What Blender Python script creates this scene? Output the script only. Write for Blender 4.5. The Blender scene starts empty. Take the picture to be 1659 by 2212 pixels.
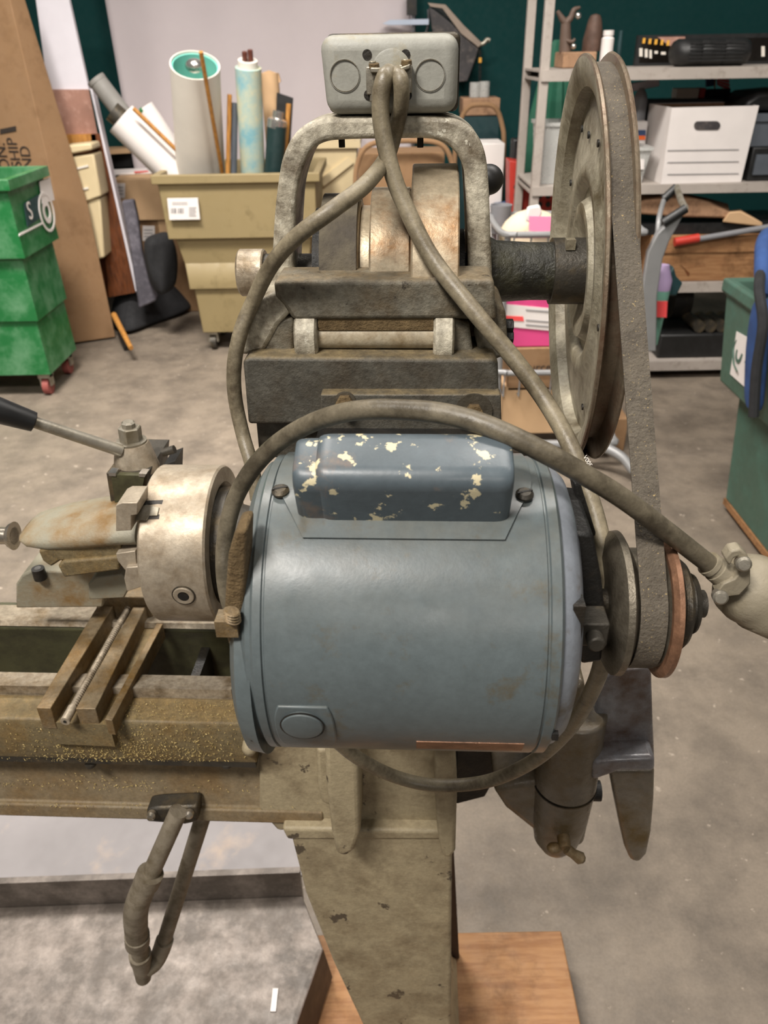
import bpy, bmesh, math, random
from math import sin, cos, pi, radians, tan, sqrt, atan2, asin
from mathutils import Vector as V, Matrix
random.seed(7)
SC = bpy.context.scene
COL = SC.collection

# ------------------------------------------------------------------ camera
F = 1661.0; CAMH = 1.55; PITCH = radians(31); ROLL = radians(1.0); YAW = radians(3.0)
_f = V((0, cos(PITCH), -sin(PITCH))); _r0 = V((1, 0, 0)); _u0 = V((0, sin(PITCH), cos(PITCH)))
_r = cos(ROLL)*_r0 - sin(ROLL)*_u0; _u = sin(ROLL)*_r0 + cos(ROLL)*_u0
CO = V((0, 0, CAMH))
cd = bpy.data.cameras.new('camera'); cam = bpy.data.objects.new('camera', cd); COL.objects.link(cam)
cam.matrix_world = Matrix(((_r.x, _u.x, -_f.x, CO.x), (_r.y, _u.y, -_f.y, CO.y), (_r.z, _u.z, -_f.z, CO.z), (0, 0, 0, 1)))
cd.sensor_fit = 'VERTICAL'; cd.sensor_height = 24; cd.lens = 24*F/2212; cd.clip_start = 0.02
cd.dof.use_dof = True; cd.dof.focus_distance = 0.52; cd.dof.aperture_fstop = cd.lens/1.9
SC.camera = cam
SC.view_settings.view_transform = 'Standard'; SC.view_settings.look = 'None'
SC.view_settings.exposure = 0.0; SC.view_settings.gamma = 1.0; SC.view_settings.use_curve_mapping = False
# ------------------------------------------------------------------ light
w = bpy.data.worlds.new('room_air'); SC.world = w; w.use_nodes = True
w.node_tree.nodes['Background'].inputs[0].default_value = (1.0, 0.95, 0.90, 1)
w.node_tree.nodes['Background'].inputs[1].default_value = 0.085
def lamp(name, loc, target, size, power, col=(1, .945, .88), spread=pi):
    ld = bpy.data.lights.new(name, 'AREA'); ld.shape = 'RECTANGLE'; ld.size, ld.size_y = size; ld.energy = power; ld.spread = spread; ld.color = col
    o = bpy.data.objects.new(name, ld); COL.objects.link(o); o.location = loc
    o.rotation_euler = (V(target)-V(loc)).to_track_quat('-Z', 'Y').to_euler()
lamp('ceiling_lamp_near', (-1.05, -1.0, 3.9), (0, .45, 1.2), (1.1, .35), 140)
lamp('ceiling_lamp_right', (2.2, 0.6, 4.2), (.6, 1.6, .4), (1.2, .5), 14)
lamp('ceiling_lamp_left', (-1.2, 2.2, 4.3), (-.9, 3.1, 0), (1.5, .6), 130, spread=1.7)
lamp('ceiling_lamp_middle', (1.0, 1.5, 4.3), (1.4, 4.2, .9), (1.5, .6), 105)
lamp('fill_lamp_rear', (.8, -6.0, 4.3), (.5, 3.5, 1.0), (2.4, .8), 60)  # added fill light behind the camera, lifts front faces and shelf items
lamp('ceiling_lamp_far', (-0.6, 4.0, 4.4), (-.6, 5.7, 1.6), (1.5, .6), 16)

# ------------------------------------------------------------------ measuring helpers
def ray(px, py): return _f + _r*((px-829.5)/F) - _u*((py-1106)/F)
RM = Matrix(((cos(YAW), sin(YAW), 0), (-sin(YAW), cos(YAW), 0), (0, 0, 1)))   # lathe frame (along, away, up) -> world
RMI = RM.transposed(); RM4 = RM.to_4x4(); I4 = Matrix.Identity(4)
_co = RMI @ CO
def M(px, py, v):
    d = RMI @ ray(px, py); return _co + d*((v-_co.y)/d.y)
def MZ(px, py, z):
    d = RMI @ ray(px, py); return _co + d*((z-_co.z)/d.z)
def P(px, py, y):
    d = ray(px, py); return CO + d*(y/d.y)
def G(px, py, z=0.0):
    d = ray(px, py); return CO + d*((z-CAMH)/d.z)
def proj(p):
    q = V(p)-CO; d = q.dot(_f); return 829.5+F*q.dot(_r)/d, 1106-F*q.dot(_u)/d
def projM(p): return proj(RM @ V(p))

# ------------------------------------------------------------------ materials
def lin(c):
    if isinstance(c, str):
        c = [int(c[i:i+2], 16)/255 for i in (0, 2, 4)]
    return tuple(((x+.055)/1.055)**2.4 if x > .04045 else x/12.92 for x in c)
def mat(name, base, rough=.6, metal=0.0, var=.12, vs=9, dirt=None, damt=.4, ds=22, chips=None, camt=.62, cs=60,
        dust=None, dustamt=.6, bump=0.0, bs=300, trans=0.0, spec=.5, wood=None, wdir=(1, 8, 8), alpha=1.0, coat=0.0, specks=None, fine=0.0):
    m = bpy.data.materials.new(name); m.use_nodes = True; nt = m.node_tree; N = nt.nodes; L = nt.links
    b = N['Principled BSDF']; b.inputs['Roughness'].default_value = rough; b.inputs['Metallic'].default_value = metal
    b.inputs['Transmission Weight'].default_value = trans; b.inputs['Specular IOR Level'].default_value = spec
    b.inputs['Alpha'].default_value = alpha; b.inputs['Coat Weight'].default_value = coat
    tc = N.new('ShaderNodeTexCoord'); src = tc.outputs['Object']
    def noise(s, det=5, ro=.6, vec=None):
        n = N.new('ShaderNodeTexNoise'); n.inputs['Scale'].default_value = s; n.inputs['Detail'].default_value = det
        n.inputs['Roughness'].default_value = ro; L.new(vec or src, n.inputs['Vector']); return n.outputs['Fac']
    def ramp(fac, a, c):
        r = N.new('ShaderNodeMapRange'); r.inputs[1].default_value = a; r.inputs[2].default_value = c; r.clamp = True
        L.new(fac, r.inputs[0]); return r.outputs[0]
    def mix(fac, a, c):
        x = N.new('ShaderNodeMix'); x.data_type = 'RGBA'
        L.new(fac, x.inputs[0])
        for i, q in ((6, a), (7, c)):
            if isinstance(q, tuple): x.inputs[i].default_value = (*q, 1)
            else: L.new(q, x.inputs[i])
        return x.outputs[2]
    c0 = lin(base)
    col = mix(ramp(noise(vs), .3, .7), tuple(x*(1-var) for x in c0), tuple(min(1, x*(1+var)) for x in c0))
    if wood:
        mp = N.new('ShaderNodeMapping'); mp.inputs['Scale'].default_value = wdir; L.new(src, mp.inputs['Vector'])
        col = mix(ramp(noise(6, 6, .65, mp.outputs[0]), .42, .62), col, lin(wood))
    if dirt: 
        d = ramp(noise(ds, 8, .68), .62-damt*.35, .72-damt*.12); col = mix(d, col, lin(dirt))
    if dust:
        g = N.new('ShaderNodeNewGeometry'); s = N.new('ShaderNodeSeparateXYZ'); L.new(g.outputs['Normal'], s.inputs[0])
        a = ramp(s.outputs[2], .35, .95); k = ramp(noise(45, 6, .7), .3, .65)
        mm = N.new('ShaderNodeMath'); mm.operation = 'MULTIPLY'; L.new(a, mm.inputs[0]); L.new(k, mm.inputs[1])
        m2 = N.new('ShaderNodeMath'); m2.operation = 'MULTIPLY'; L.new(mm.outputs[0], m2.inputs[0]); m2.inputs[1].default_value = dustamt
        col = mix(m2.outputs[0], col, lin(dust))
    if chips:
        c = ramp(noise(cs, 6, .62), camt, camt+.02); col = mix(c, col, lin(chips))
        if metal == 0: pass
    if fine:
        g = ramp(noise(150, 9, .78), .32, .68); x = N.new('ShaderNodeMix'); x.data_type = 'RGBA'; x.blend_type = 'MULTIPLY'; x.inputs[0].default_value = fine
        y = mix(g, (.45, .43, .40), (1.5, 1.5, 1.48)); L.new(col, x.inputs[6]); L.new(y, x.inputs[7]); col = x.outputs[2]
    if specks:
        c = ramp(noise(900, 2, .5), .68, .72); col = mix(c, col, lin(specks))
    L.new(col, b.inputs['Base Color'])
    if rough < .95:
        r = N.new('ShaderNodeMapRange'); L.new(noise(30, 4), r.inputs[0]); r.inputs[1].default_value = .3; r.inputs[2].default_value = .7
        r.inputs[3].default_value = max(.05, rough-.1); r.inputs[4].default_value = min(1, rough+.12); L.new(r.outputs[0], b.inputs['Roughness'])
    if bump:
        bp = N.new('ShaderNodeBump'); bp.inputs['Strength'].default_value = bump; bp.inputs['Distance'].default_value = .0016
        L.new(noise(bs, 5, .65), bp.inputs['Height']); L.new(bp.outputs[0], b.inputs['Normal'])
    return m
K = {}
def mk(key, *a, **k): K[key] = mat(key, *a, **k); return K[key]
mk('motor_paint', '5b6466', .36, var=.09, vs=14, dirt='5a5445', damt=.16, ds=34, bump=.05, bs=500, dust='6a6250', dustamt=.35, fine=.22)
mk('cap_paint', '535d63', .36, var=.14, vs=16, dirt='7c6a5c', damt=.15, ds=20, chips='cdc2a0', camt=.59, cs=85, bump=.06, bs=400, fine=.2)
mk('box_paint', '9c9b92', .48, var=.08, vs=30, dirt='9a9178', damt=.2, ds=30, bump=.15, bs=500, fine=.2)
mk('casting', '726d60', .6, var=.24, vs=25, dirt='584d3b', damt=.6, ds=45, chips='3d362b', camt=.65, cs=80, dust='8f7d60', dustamt=.65, bump=.55, bs=420, fine=.8)
mk('arch_paint', 'c2bba9', .46, var=.2, vs=22, dirt='6a5f4e', damt=.6, ds=34, chips='cbc6b6', camt=.64, cs=90, bump=.5, bs=420, fine=.85)
mk('dark_casting', '504d45', .56, var=.2, vs=30, dirt='453e33', damt=.55, ds=35, dust='8a7958', dustamt=.8, bump=.5, bs=420, fine=.75)
mk('leg_paint', 'a19478', .55, var=.1, vs=10, dirt='7b6d55', damt=.5, ds=14, chips='544a3c', camt=.63, cs=24, bump=.4, bs=300, fine=.35)
mk('bed_paint', '6f6247', .6, var=.18, vs=14, dirt='735d38', damt=.5, ds=20, dust='85714b', dustamt=.6, bump=.5, bs=300, specks='b8924a', fine=.7)
mk('bed_plain', '7b6d56', .58, var=.16, vs=10, dirt='776244', damt=.5, ds=16, dust='80704c', dustamt=.4, bump=.4, bs=300, fine=.5, specks='98804e')
mk('olive', '4b4a30', .6, var=.2, vs=14, dirt='33301f', damt=.5, bump=.3)
mk('way_steel', 'aa9e8c', .42, .4, var=.15, vs=20, dirt='74634a', damt=.45, ds=30, bump=.3, fine=.7)
mk('slide_steel', '86775f', .48, .3, var=.2, vs=25, dirt='74592f', damt=.6, ds=24, bump=.5, specks='9a7a3c', fine=.6)
mk('chuck_steel', 'aca08e', .46, .35, var=.12, vs=16, dirt='85755f', damt=.45, ds=22, bump=.12, bs=400, fine=.4)
mk('bright_steel', 'bdb4a6', .3, .85, var=.12, vs=30, dirt='756952', damt=.3, ds=40, bump=.1)
mk('cone_steel', 'b5a78f', .42, .5, var=.16, vs=18, dirt='8d6b47', damt=.4, ds=20, bump=.15, bs=500, fine=.5)
mk('dark_steel', '45413a', .45, .5, var=.2, vs=40, dirt='6a5c44', damt=.4, bump=.4)
mk('black_iron', '1c1b19', .5, .1, var=.3, vs=40, dirt='332c22', damt=.4, bump=.5)
mk('greasy', '23221c', .42, .1, var=.4, vs=30, dirt='3c3a2a', damt=.5, ds=40, bump=1.2, bs=160)
mk('leather', '4a4339', .8, var=.2, vs=40, dirt='6a6252', damt=.5, ds=30, bump=.8, bs=200)
mk('wheel_paint', 'a39c89', .45, .1, var=.16, vs=16, dirt='5d523c', damt=.5, ds=18, chips='3a3329', camt=.68, cs=80, bump=.4, bs=300, fine=.5)
mk('wheel_rim', '8a7c69', .36, .4, var=.18, vs=24, dirt='6d5240', damt=.5, ds=24, bump=.3, fine=.4)
mk('belt_rubber', '625a4e', .72, var=.12, vs=30, dirt='4c443a', damt=.4, ds=40, specks='b39c6c', bump=1.0, bs=500, fine=.4)
mk('cable_rubber', '857b66', .42, var=.2, vs=30, dirt='554b3b', damt=.5, ds=36, bump=.22, bs=300, fine=.5)
mk('cable_dark', '6b6353', .42, var=.2, vs=30, dirt='453e32', damt=.5, ds=36, bump=.22, bs=300, fine=.5)
mk('copper', '8f6a52', .42, .4, var=.2, vs=40, dirt='5f4638', damt=.45, bump=.3, fine=.5)
mk('pulley_steel', '6e675a', .4, .6, var=.2, vs=30, dirt='4a4236', damt=.5, bump=.4)
mk('bell_paint', '7a7f86', .38, var=.1, vs=20, dirt='5e564a', damt=.3, ds=30, bump=.15, fine=.2)
mk('zinc', '9d978a', .4, .6, var=.12, vs=50, dirt='7c735f', damt=.4, bump=.2)
mk('plug_beige', '8d8471', .55, var=.1, vs=40, dirt='756a52', damt=.5, bump=.3)
mk('guard_paint', '8a8a8e', .26, .1, var=.16, vs=12, dirt='5a4639', damt=.5, ds=14, bump=.3, bs=120, fine=.3)
mk('boss_paint', '787064', .3, .1, var=.16, vs=18, dirt='62502f', damt=.5, ds=14, bump=.35, bs=160, fine=.3)
mk('dust_fuzz', '6f5c3e', .95, var=.3, vs=80, dirt='5f4c30', damt=.5, ds=90, bump=1.5, bs=400)
mk('tailstock_paint', '8f8a78', .55, var=.14, vs=18, dirt='7c6038', damt=.55, ds=18, bump=.4)
mk('brass', 'd0b878', .45, .2, var=.25, vs=200)
mk('pipe_iron', '8a806f', .58, .2, var=.14, vs=30, dirt='655a47', damt=.5, ds=40, bump=.4)
mk('tray_steel', '5c544d', .5, .2, var=.2, vs=6, dirt='857b73', damt=.55, ds=16, bump=.2, bs=120, fine=.3)
mk('timber', '99714b', .7, var=.1, vs=6, wood='865d3a', wdir=(1.5, 14, 14), dirt='684729', damt=.3, ds=7, bump=.2)
mk('concrete', '7b7063', .6, var=.16, vs=2.2, dirt='61584e', damt=.6, ds=5, chips='9d9183', camt=.66, cs=30, bump=.2, bs=200, fine=.3)
mk('teal_wall', '0e3b3a', .75, spec=.2, var=.06, vs=3)
mk('drape', 'cac0c2', .85, var=.03, vs=3)
mk('cardboard', '8a6b4c', .85, var=.06, vs=6, dirt='7c5e40', damt=.3, ds=8)
mk('cardboard_pale', 'c2a07a', .85, var=.06, vs=6)
mk('ink', '2a211b', .8, var=.05)
mk('tan_plastic', '8a7a56', .55, var=.05, vs=4, dirt='796a48', damt=.2, ds=9)
mk('beige_plastic', 'cdbb95', .55, var=.05, vs=4)
mk('green_plastic', '1f6a37', .4, var=.1, vs=6, dirt='5b8a66', damt=.55, ds=6)
mk('dkgreen_plastic', '455e51', .45, var=.1, vs=5, dirt='476a5d', damt=.45, ds=7)
mk('white_paper', 'ddd6d2', .8, var=.04, vs=8)
mk('grey_print', '8f8c8c', .8)
mk('paper_cream', 'ddd6cb', .8, var=.05, vs=6)
mk('teal_paper', '6fbcae', .7, var=.08)
mk('map_print', '7fb2bd', .7, var=.12, vs=5, dirt='cfc49a', damt=.75, ds=5, chips='d08f70', camt=.64, cs=7)
mk('stick_wood', 'b47f3c', .6, var=.1, vs=8, wood='96642c', wdir=(14, 14, 2))
mk('dark_wood', '6a3a1c', .5, var=.12, vs=5, wood='4f2a13', wdir=(14, 14, 2))
mk('mahogany', '5a2e22', .5, var=.15)
mk('grey_tube', '85827d', .6, var=.08)
mk('dark_tube', '1c3030', .4, var=.1)
mk('foil', 'd8d4ce', .2, .9, var=.1)
mk('white_board', 'd9d5dc', .6, var=.04)
mk('reddish_board', '9c7566', .8, var=.14, vs=10, dirt='b48e80', damt=.3)
mk('black_cloth', '1d1d1f', .9, var=.3, vs=6, bump=.3, bs=60)
mk('grey_cloth', '55525a', .9, var=.2, vs=9, dirt='77737c', damt=.4, ds=12, bump=.3, bs=60)
mk('blue_cloth', '26406f', .9, var=.25, vs=12, bump=.3, bs=80)
mk('black_plastic', '1b1b1b', .45, var=.2, vs=10)
mk('shelf_paint', 'a49b93', .5, var=.08, vs=6, dirt='8d847a', damt=.25)
mk('mid_grey', '77777a', .5, var=.1)
mk('slate_grey', '50555c', .5, var=.1)
mk('red_plastic', 'b3352a', .45, var=.06)
mk('red_paper', 'ea4e4f', .7, var=.04)
mk('pink_paper', 'f08ab0', .7, var=.04)
mk('hot_pink', 'd2447f', .7, var=.05)
mk('orange_plastic', 'ef6a24', .45, var=.04)
mk('clear_plastic', 'd8d8d4', .3, var=.03, trans=.45)
mk('blue_print', '3b4f76', .7)
mk('lilac', 'b9a2c8', .5, var=.05)
mk('mint', '7fb8a4', .5, var=.05)
mk('brown_paper', 'a27f62', .85, var=.15, vs=8, dirt='7d5f48', damt=.4)
mk('chrome', 'd0d0d4', .18, .95, var=.05)
mk('cart_grey', '858585', .4, .2, var=.08)
mk('bronze', '5a4439', .6, .2, var=.3, vs=20, bump=1, bs=60)
mk('horn', '5d4b40', .6, var=.2)
mk('dark_teal', '1f3c3f', .5, var=.1)
mk('dark_sheet', '3d3a3b', .55, .1, var=.25, vs=8, dirt='6a615b', damt=.3)
mk('pale_blue', 'b5c0d2', .4, var=.05)
mk('yellow_print', 'd9a13a', .6)
mk('stained_floor', '8c8787', .6, var=.08, vs=6, dirt='a8988c', damt=.12, ds=5)
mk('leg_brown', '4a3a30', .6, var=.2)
mk('fold_grey', '9a8a7c', .6, var=.1)
mk('parasol_green', '1f5c46', .7, var=.15)
mk('rod_cream', 'a89d87', .5, var=.12, vs=40, dirt='7c6a4c', damt=.5, ds=40, bump=.2, fine=.4)
mk('mirror_dark', '15120f', .15, var=.3)
mk('caster_red', '8d4a44', .6, var=.1)
mk('caster_white', 'd9d3c4', .5, var=.06)
mk('khaki_cap', 'c4b49a', .85, var=.08, vs=15)

# ------------------------------------------------------------------ mesh helpers
def nb(): return bmesh.new()
def face(bm, vs):
    try: bm.faces.new(vs)
    except ValueError: pass
def loft(bm, rings, cap=(True, True), closed=True):
    R = [[bm.verts.new(p) for p in r] for r in rings]
    n = len(R[0])
    for a, b in zip(R[:-1], R[1:]):
        for i in range(n if closed else n-1):
            j = (i+1) % n; face(bm, (a[i], a[j], b[j], b[i]))
    if cap[0]: face(bm, list(reversed(R[0])))
    if cap[1]: face(bm, R[-1])
    return R
def prism(bm, pts, ext):
    e = V(ext); loft(bm, [[V(p) for p in pts], [V(p)+e for p in pts]])
def box(bm, lo, hi):
    x0, y0, z0 = lo; x1, y1, z1 = hi
    prism(bm, [(x0, y0, z0), (x1, y0, z0), (x1, y1, z0), (x0, y1, z0)], (0, 0, z1-z0))
def frame_of(axis):
    a = V(axis).normalized(); t = V((0, 0, 1)) if abs(a.z) < .9 else V((1, 0, 0))
    x = t.cross(a).normalized(); return a, x, a.cross(x)
def lathe(bm, o, axis, prof, n=40, cap=(True, True)):
    a, x, y = frame_of(axis); o = V(o)
    loft(bm, [[o+a*d+(x*cos(2*pi*i/n)+y*sin(2*pi*i/n))*r for i in range(n)] for d, r in prof], cap)
def cyl(bm, p0, p1, r0, r1=None, n=28):
    p0, p1 = V(p0), V(p1); lathe(bm, p0, p1-p0, [(0, r0), ((p1-p0).length, r0 if r1 is None else r1)], n)
def hollow(bm, p0, p1, r, ri, n=32):
    p0, p1 = V(p0), V(p1); l = (p1-p0).length
    lathe(bm, p0, p1-p0, [(0.004, 0.001), (0, r), (l, r), (l, ri), (0.005, ri), (.005, .001)], n, (True, True))
def crom(pts, sub=8):
    pts = [V(p) for p in pts]; out = []
    q = [pts[0]*2-pts[1]]+pts+[pts[-1]*2-pts[-2]]
    for i in range(1, len(q)-2):
        a, b, c, d = q[i-1:i+3]
        for k in range(sub):
            t = k/sub
            out.append(.5*((2*b)+(c-a)*t+(2*a-5*b+4*c-d)*t*t+(3*b-a-3*c+d)*t**3))
    out.append(pts[-1]); return out
def tube(bm, pts, r, n=16, sub=8, smooth=True):
    p = crom(pts, sub) if smooth and len(pts) > 2 else [V(x) for x in pts]
    rs = r if isinstance(r, (list, tuple)) else None
    up = None; rings = []
    for i, c in enumerate(p):
        t = (p[min(i+1, len(p)-1)]-p[max(i-1, 0)]).normalized()
        if up is None:
            up = frame_of(t)[1]
        up = (up-t*up.dot(t)).normalized(); s = t.cross(up)
        if rs:
            f = i/(len(p)-1)*(len(rs)-1); k = min(int(f), len(rs)-2); rr = rs[k]+(rs[k+1]-rs[k])*(f-k)
        else: rr = r
        rings.append([c+(up*cos(2*pi*j/n)+s*sin(2*pi*j/n))*rr for j in range(n)])
    loft(bm, rings)
def sph(bm, c, r, seg=20, sc=(1, 1, 1)):
    m = Matrix.Translation(c) @ Matrix.Diagonal((r*sc[0], r*sc[1], r*sc[2], 1))
    bmesh.ops.create_uvsphere(bm, u_segments=seg, v_segments=seg//2+2, radius=1, matrix=m)
def strip(bm, outer, inner, ext):          # band between two polylines, with depth
    e = V(ext); O = [V(p) for p in outer]; I = [V(p) for p in inner]
    loft(bm, [[a, b, b+e, a+e] for a, b in zip(O, I)])
def resample(pts, n):
    p = [V((*x, 0)) for x in pts]; d = [0]
    for a, b in zip(p[:-1], p[1:]): d.append(d[-1]+(b-a).length)
    out = []
    for k in range(n):
        t = d[-1]*k/(n-1); i = 0
        while i < len(p)-2 and d[i+1] < t: i += 1
        f = (t-d[i])/max(1e-9, d[i+1]-d[i]); q = p[i].lerp(p[i+1], f); out.append((q.x, q.y))
    return out
def smoothpx(pts, sub=5): return [(q.x, q.y) for q in crom([V((*p, 0)) for p in pts], sub)]

# ------------------------------------------------------------------ object helpers
def tag(o, label, cat, group=None, kind=None):
    o['label'] = label; o['category'] = cat
    if group: o['group'] = group
    if kind: o['kind'] = kind
    return o
def thing(name, label, cat, base, group=None):
    o = bpy.data.objects.new(name, None); COL.objects.link(o); o.location = base; o.empty_display_size = .05
    return tag(o, label, cat, group)
def root_loc(o):
    l = V((0, 0, 0))
    while o: l = l+V(o.location); o = o.parent
    return l
def obj(name, bm, m, parent=None, X=I4, bevel=0.0, seg=2, smooth=35, solid=0.0, subsurf=0, label=None):
    bmesh.ops.remove_doubles(bm, verts=bm.verts, dist=1e-7)
    bmesh.ops.transform(bm, matrix=X, verts=bm.verts)
    bmesh.ops.recalc_face_normals(bm, faces=bm.faces)
    me = bpy.data.meshes.new(name)
    if parent: org = root_loc(parent)
    else:
        xs = [v.co for v in bm.verts]; lo = V([min(c[i] for c in xs) for i in range(3)]); hi = V([max(c[i] for c in xs) for i in range(3)])
        org = V(((lo.x+hi.x)/2, (lo.y+hi.y)/2, lo.z))
    bmesh.ops.translate(bm, vec=-org, verts=bm.verts)
    bm.to_mesh(me); bm.free()
    for p in me.polygons: p.use_smooth = True
    me.set_sharp_from_angle(angle=radians(smooth))
    for q in (m if isinstance(m, list) else [m]): me.materials.append(K[q] if isinstance(q, str) else q)
    o = bpy.data.objects.new(name, me); COL.objects.link(o)
    if parent: o.parent = parent
    else: o.location = org
    if solid:
        s = o.modifiers.new('thickness', 'SOLIDIFY'); s.thickness = solid; s.offset = 0
    if bevel:
        b = o.modifiers.new('edge', 'BEVEL'); b.width = bevel; b.segments = seg; b.limit_method = 'ANGLE'; b.angle_limit = radians(38)
    if subsurf:
        s = o.modifiers.new('sub', 'SUBSURF'); s.levels = s.render_levels = subsurf
    if label: o['label'] = label
    return o
def struct(name, bm, m, **k):
    o = obj(name, bm, m, **k); o['kind'] = 'structure'; return o
def text(name, s, size, origin, xdir, ydir, m, parent, X=I4, ext=.0004):
    c = bpy.data.curves.new(name, 'FONT'); c.body = s; c.size = size; c.extrude = ext; c.align_x = 'CENTER'; c.align_y = 'CENTER'
    t = bpy.data.objects.new(name, c); me = bpy.data.meshes.new_from_object(t)
    bpy.data.objects.remove(t); bm = nb(); bm.from_mesh(me); bpy.data.meshes.remove(me)
    x = V(xdir).normalized(); z = x.cross(V(ydir)).normalized(); y = z.cross(x); o = V(origin)
    bmesh.ops.transform(bm, matrix=Matrix(((x.x, y.x, z.x, o.x), (x.y, y.y, z.y, o.y), (x.z, y.z, z.z, o.z), (0, 0, 0, 1))), verts=bm.verts)
    return obj(name, bm, m, parent, X)
def pxbox(bm, x0, y0, x1, y1, Y, d, z0=None, z1=None):     # box whose front face spans a pixel rectangle seen at distance Y
    xm, ym = (x0+x1)/2, (y0+y1)/2
    a, b = P(x0, ym, Y).x, P(x1, ym, Y).x
    zb = P(xm, y1, Y).z if z0 is None else z0; zt = P(xm, y0, Y).z if z1 is None else z1
    box(bm, (a, Y, zb), (b, Y+d, zt)); return a, b, zb, zt
def pr(bm, poly, v, dv): prism(bm, [M(x, y, v) for x, y in poly], (0, dv, 0))   # plate of the lathe, outline given on its rear face
def prw(bm, poly, Y, d): prism(bm, [P(x, y, Y) for x, y in poly], (0, d, 0))

# ================================================================== setting
bm = nb(); bmesh.ops.create_grid(bm, x_segments=2, y_segments=2, size=8, matrix=Matrix.Translation((0, 1.5, 0)))
struct('floor', bm, 'concrete')
WY = 6.0
bm = nb(); box(bm, (-8, WY, 0), (8, WY+.12, 4.6)); struct('wall_back', bm, 'teal_wall')
bm = nb(); box(bm, (-8, WY-.02, 0), (8, WY, .1)); struct('baseboard_back', bm, 'black_plastic')

# ================================================================== the lathe
LATHE = thing('metal_lathe', 'old grey-painted metal lathe with blue-grey electric motor seen from its rear', 'lathe', RM @ V((-.05, .6, .1)))
def lp(name, bm, m, parent=None, **k): return obj(name, bm, m, parent or LATHE, RM4, **k)
VA, ZA, RA = .361, 1.273, .0845          # motor axis
VS, ZS = .583, 1.408                     # countershaft axis
VC, ZC, RC = .617, 1.142, .0757          # spindle axis
UL, UR = -.0815, .0702
def oncyl(px, py, R=RA, v=VA, z=ZA):
    d = RMI @ ray(px, py); o = _co; a = d.y**2+d.z**2; b = 2*((o.y-v)*d.y+(o.z-z)*d.z); c = (o.y-v)**2+(o.z-z)**2-R*R
    t = (-b-sqrt(max(0, b*b-4*a*c)))/(2*a); return o+d*t
def phi(p): return atan2(p.z-ZA, VA-p.y)
def mp(u, f, R=RA): return V((u, VA-R*cos(f), ZA+R*sin(f)))
AX = V((1, 0, 0))

# ---- motor
bm = nb(); L0 = UR-UL
lathe(bm, (UL, VA, ZA), AX, [(0, RA-.012), (0, RA-.002), (.0015, RA), (.0055, RA), (.006, RA-.0012), (.0068, RA-.0012), (.0074, RA), (L0-.0082, RA), (L0-.0076, RA-.0012), (L0-.0068, RA-.0012), (L0-.0062, RA), (L0-.0015, RA), (L0, RA-.002), (L0, RA-.012)], 96)
motor = lp('motor', bm, 'motor_paint', smooth=30, label='blue-grey cylindrical electric motor')
bm = nb(); lathe(bm, (UR, VA, ZA), AX, [(-.002, RA-.003), (.004, RA-.005), (.009, RA-.010), (.0125, RA-.020), (.014, RA-.035), (.014, .02)], 72)
lp('end_bell', bm, 'bell_paint', motor, label='smooth grey end bell')
bm = nb(); lathe(bm, (UL, VA, ZA), -AX, [(-.002, RA-.003), (.003, RA-.004), (.007, RA-.010), (.009, RA-.022), (.009, .02)], 72)
lp('end_bell', bm, 'motor_paint', motor)
# bulge of the terminal cover at the lower left and dusty vent plate above it
bm = nb()
lathe(bm, (UL-.0085, VA-.012, ZA-.012), AX, [(-.006, .04), (-.005, .062), (-.001, .070), (.007, .0715)], 60)
lp('terminal_cover', bm, 'motor_paint', motor)
bm = nb()
pts = [M(x, y, .296) for x, y in ((506, 1150), (532, 1146), (527, 1300), (522, 1392), (494, 1400), (482, 1350), (486, 1280), (492, 1200))]
prism(bm, pts, (0, .02, 0)); lp('vent_plate', bm, 'dust_fuzz', motor, bevel=.002, label='vent plate caked in brown dust')
bm = nb()
c = M(490, 1345, .292); box(bm, c-V((.005, .004, .006)), c+V((.006, .006, .0035)))
for k in range(4): lathe(bm, c+V((.004, -.003, .004+k*.0016)), (.3, 0, 1), [(0, .0035), (.0006, .0042), (.0012, .0035)], 14)
lp('terminal_screw', bm, 'slide_steel', motor)
# capacitor cover
f1 = phi(oncyl(865, 1130)); fl = phi(oncyl(865, 1166)); fl2 = radians(118)
def arcplate(bm, us, fa, fb, R0, R1, n=10):
    rings = []
    for k in range(n+1):
        f = fa+(fb-fa)*k/n; a, b = us(k/n)
        rings.append([mp(a, f, R0), mp(b, f, R0), mp(b, f, R1), mp(a, f, R1)])
    loft(bm, rings)
uA, uB = oncyl(592, 1060).x, oncyl(1152, 1070).x; uC, uD = oncyl(655, 1160).x, oncyl(1090, 1166).x
bm = nb()
arcplate(bm, lambda t: (uC+(uA-uC)*min(1, t*2.6), uD+(uB-uD)*min(1, t*2.6)), fl, fl2, RA-.001, RA+.0016, 14)
flange = lp('capacitor_cover', bm, 'motor_paint', motor, label='raised capacitor cover with chipped cream paint')
r = V((0, -cos(radians(70)), sin(radians(70)))); tdir = V((0, r.z, -r.y))
B = mp(0, f1, RA-.002)
def solve(base, d, ytarget):
    lo, hi = 0.0, .12
    for _ in range(40):
        m_ = (lo+hi)/2
        if projM(base+d*m_)[1] > ytarget: lo = m_
        else: hi = m_
    return lo
hT = solve(B, r, 1036); T = B+r*hT; wK = solve(T, tdir, 921); Kk = T+tdir*wK
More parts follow.
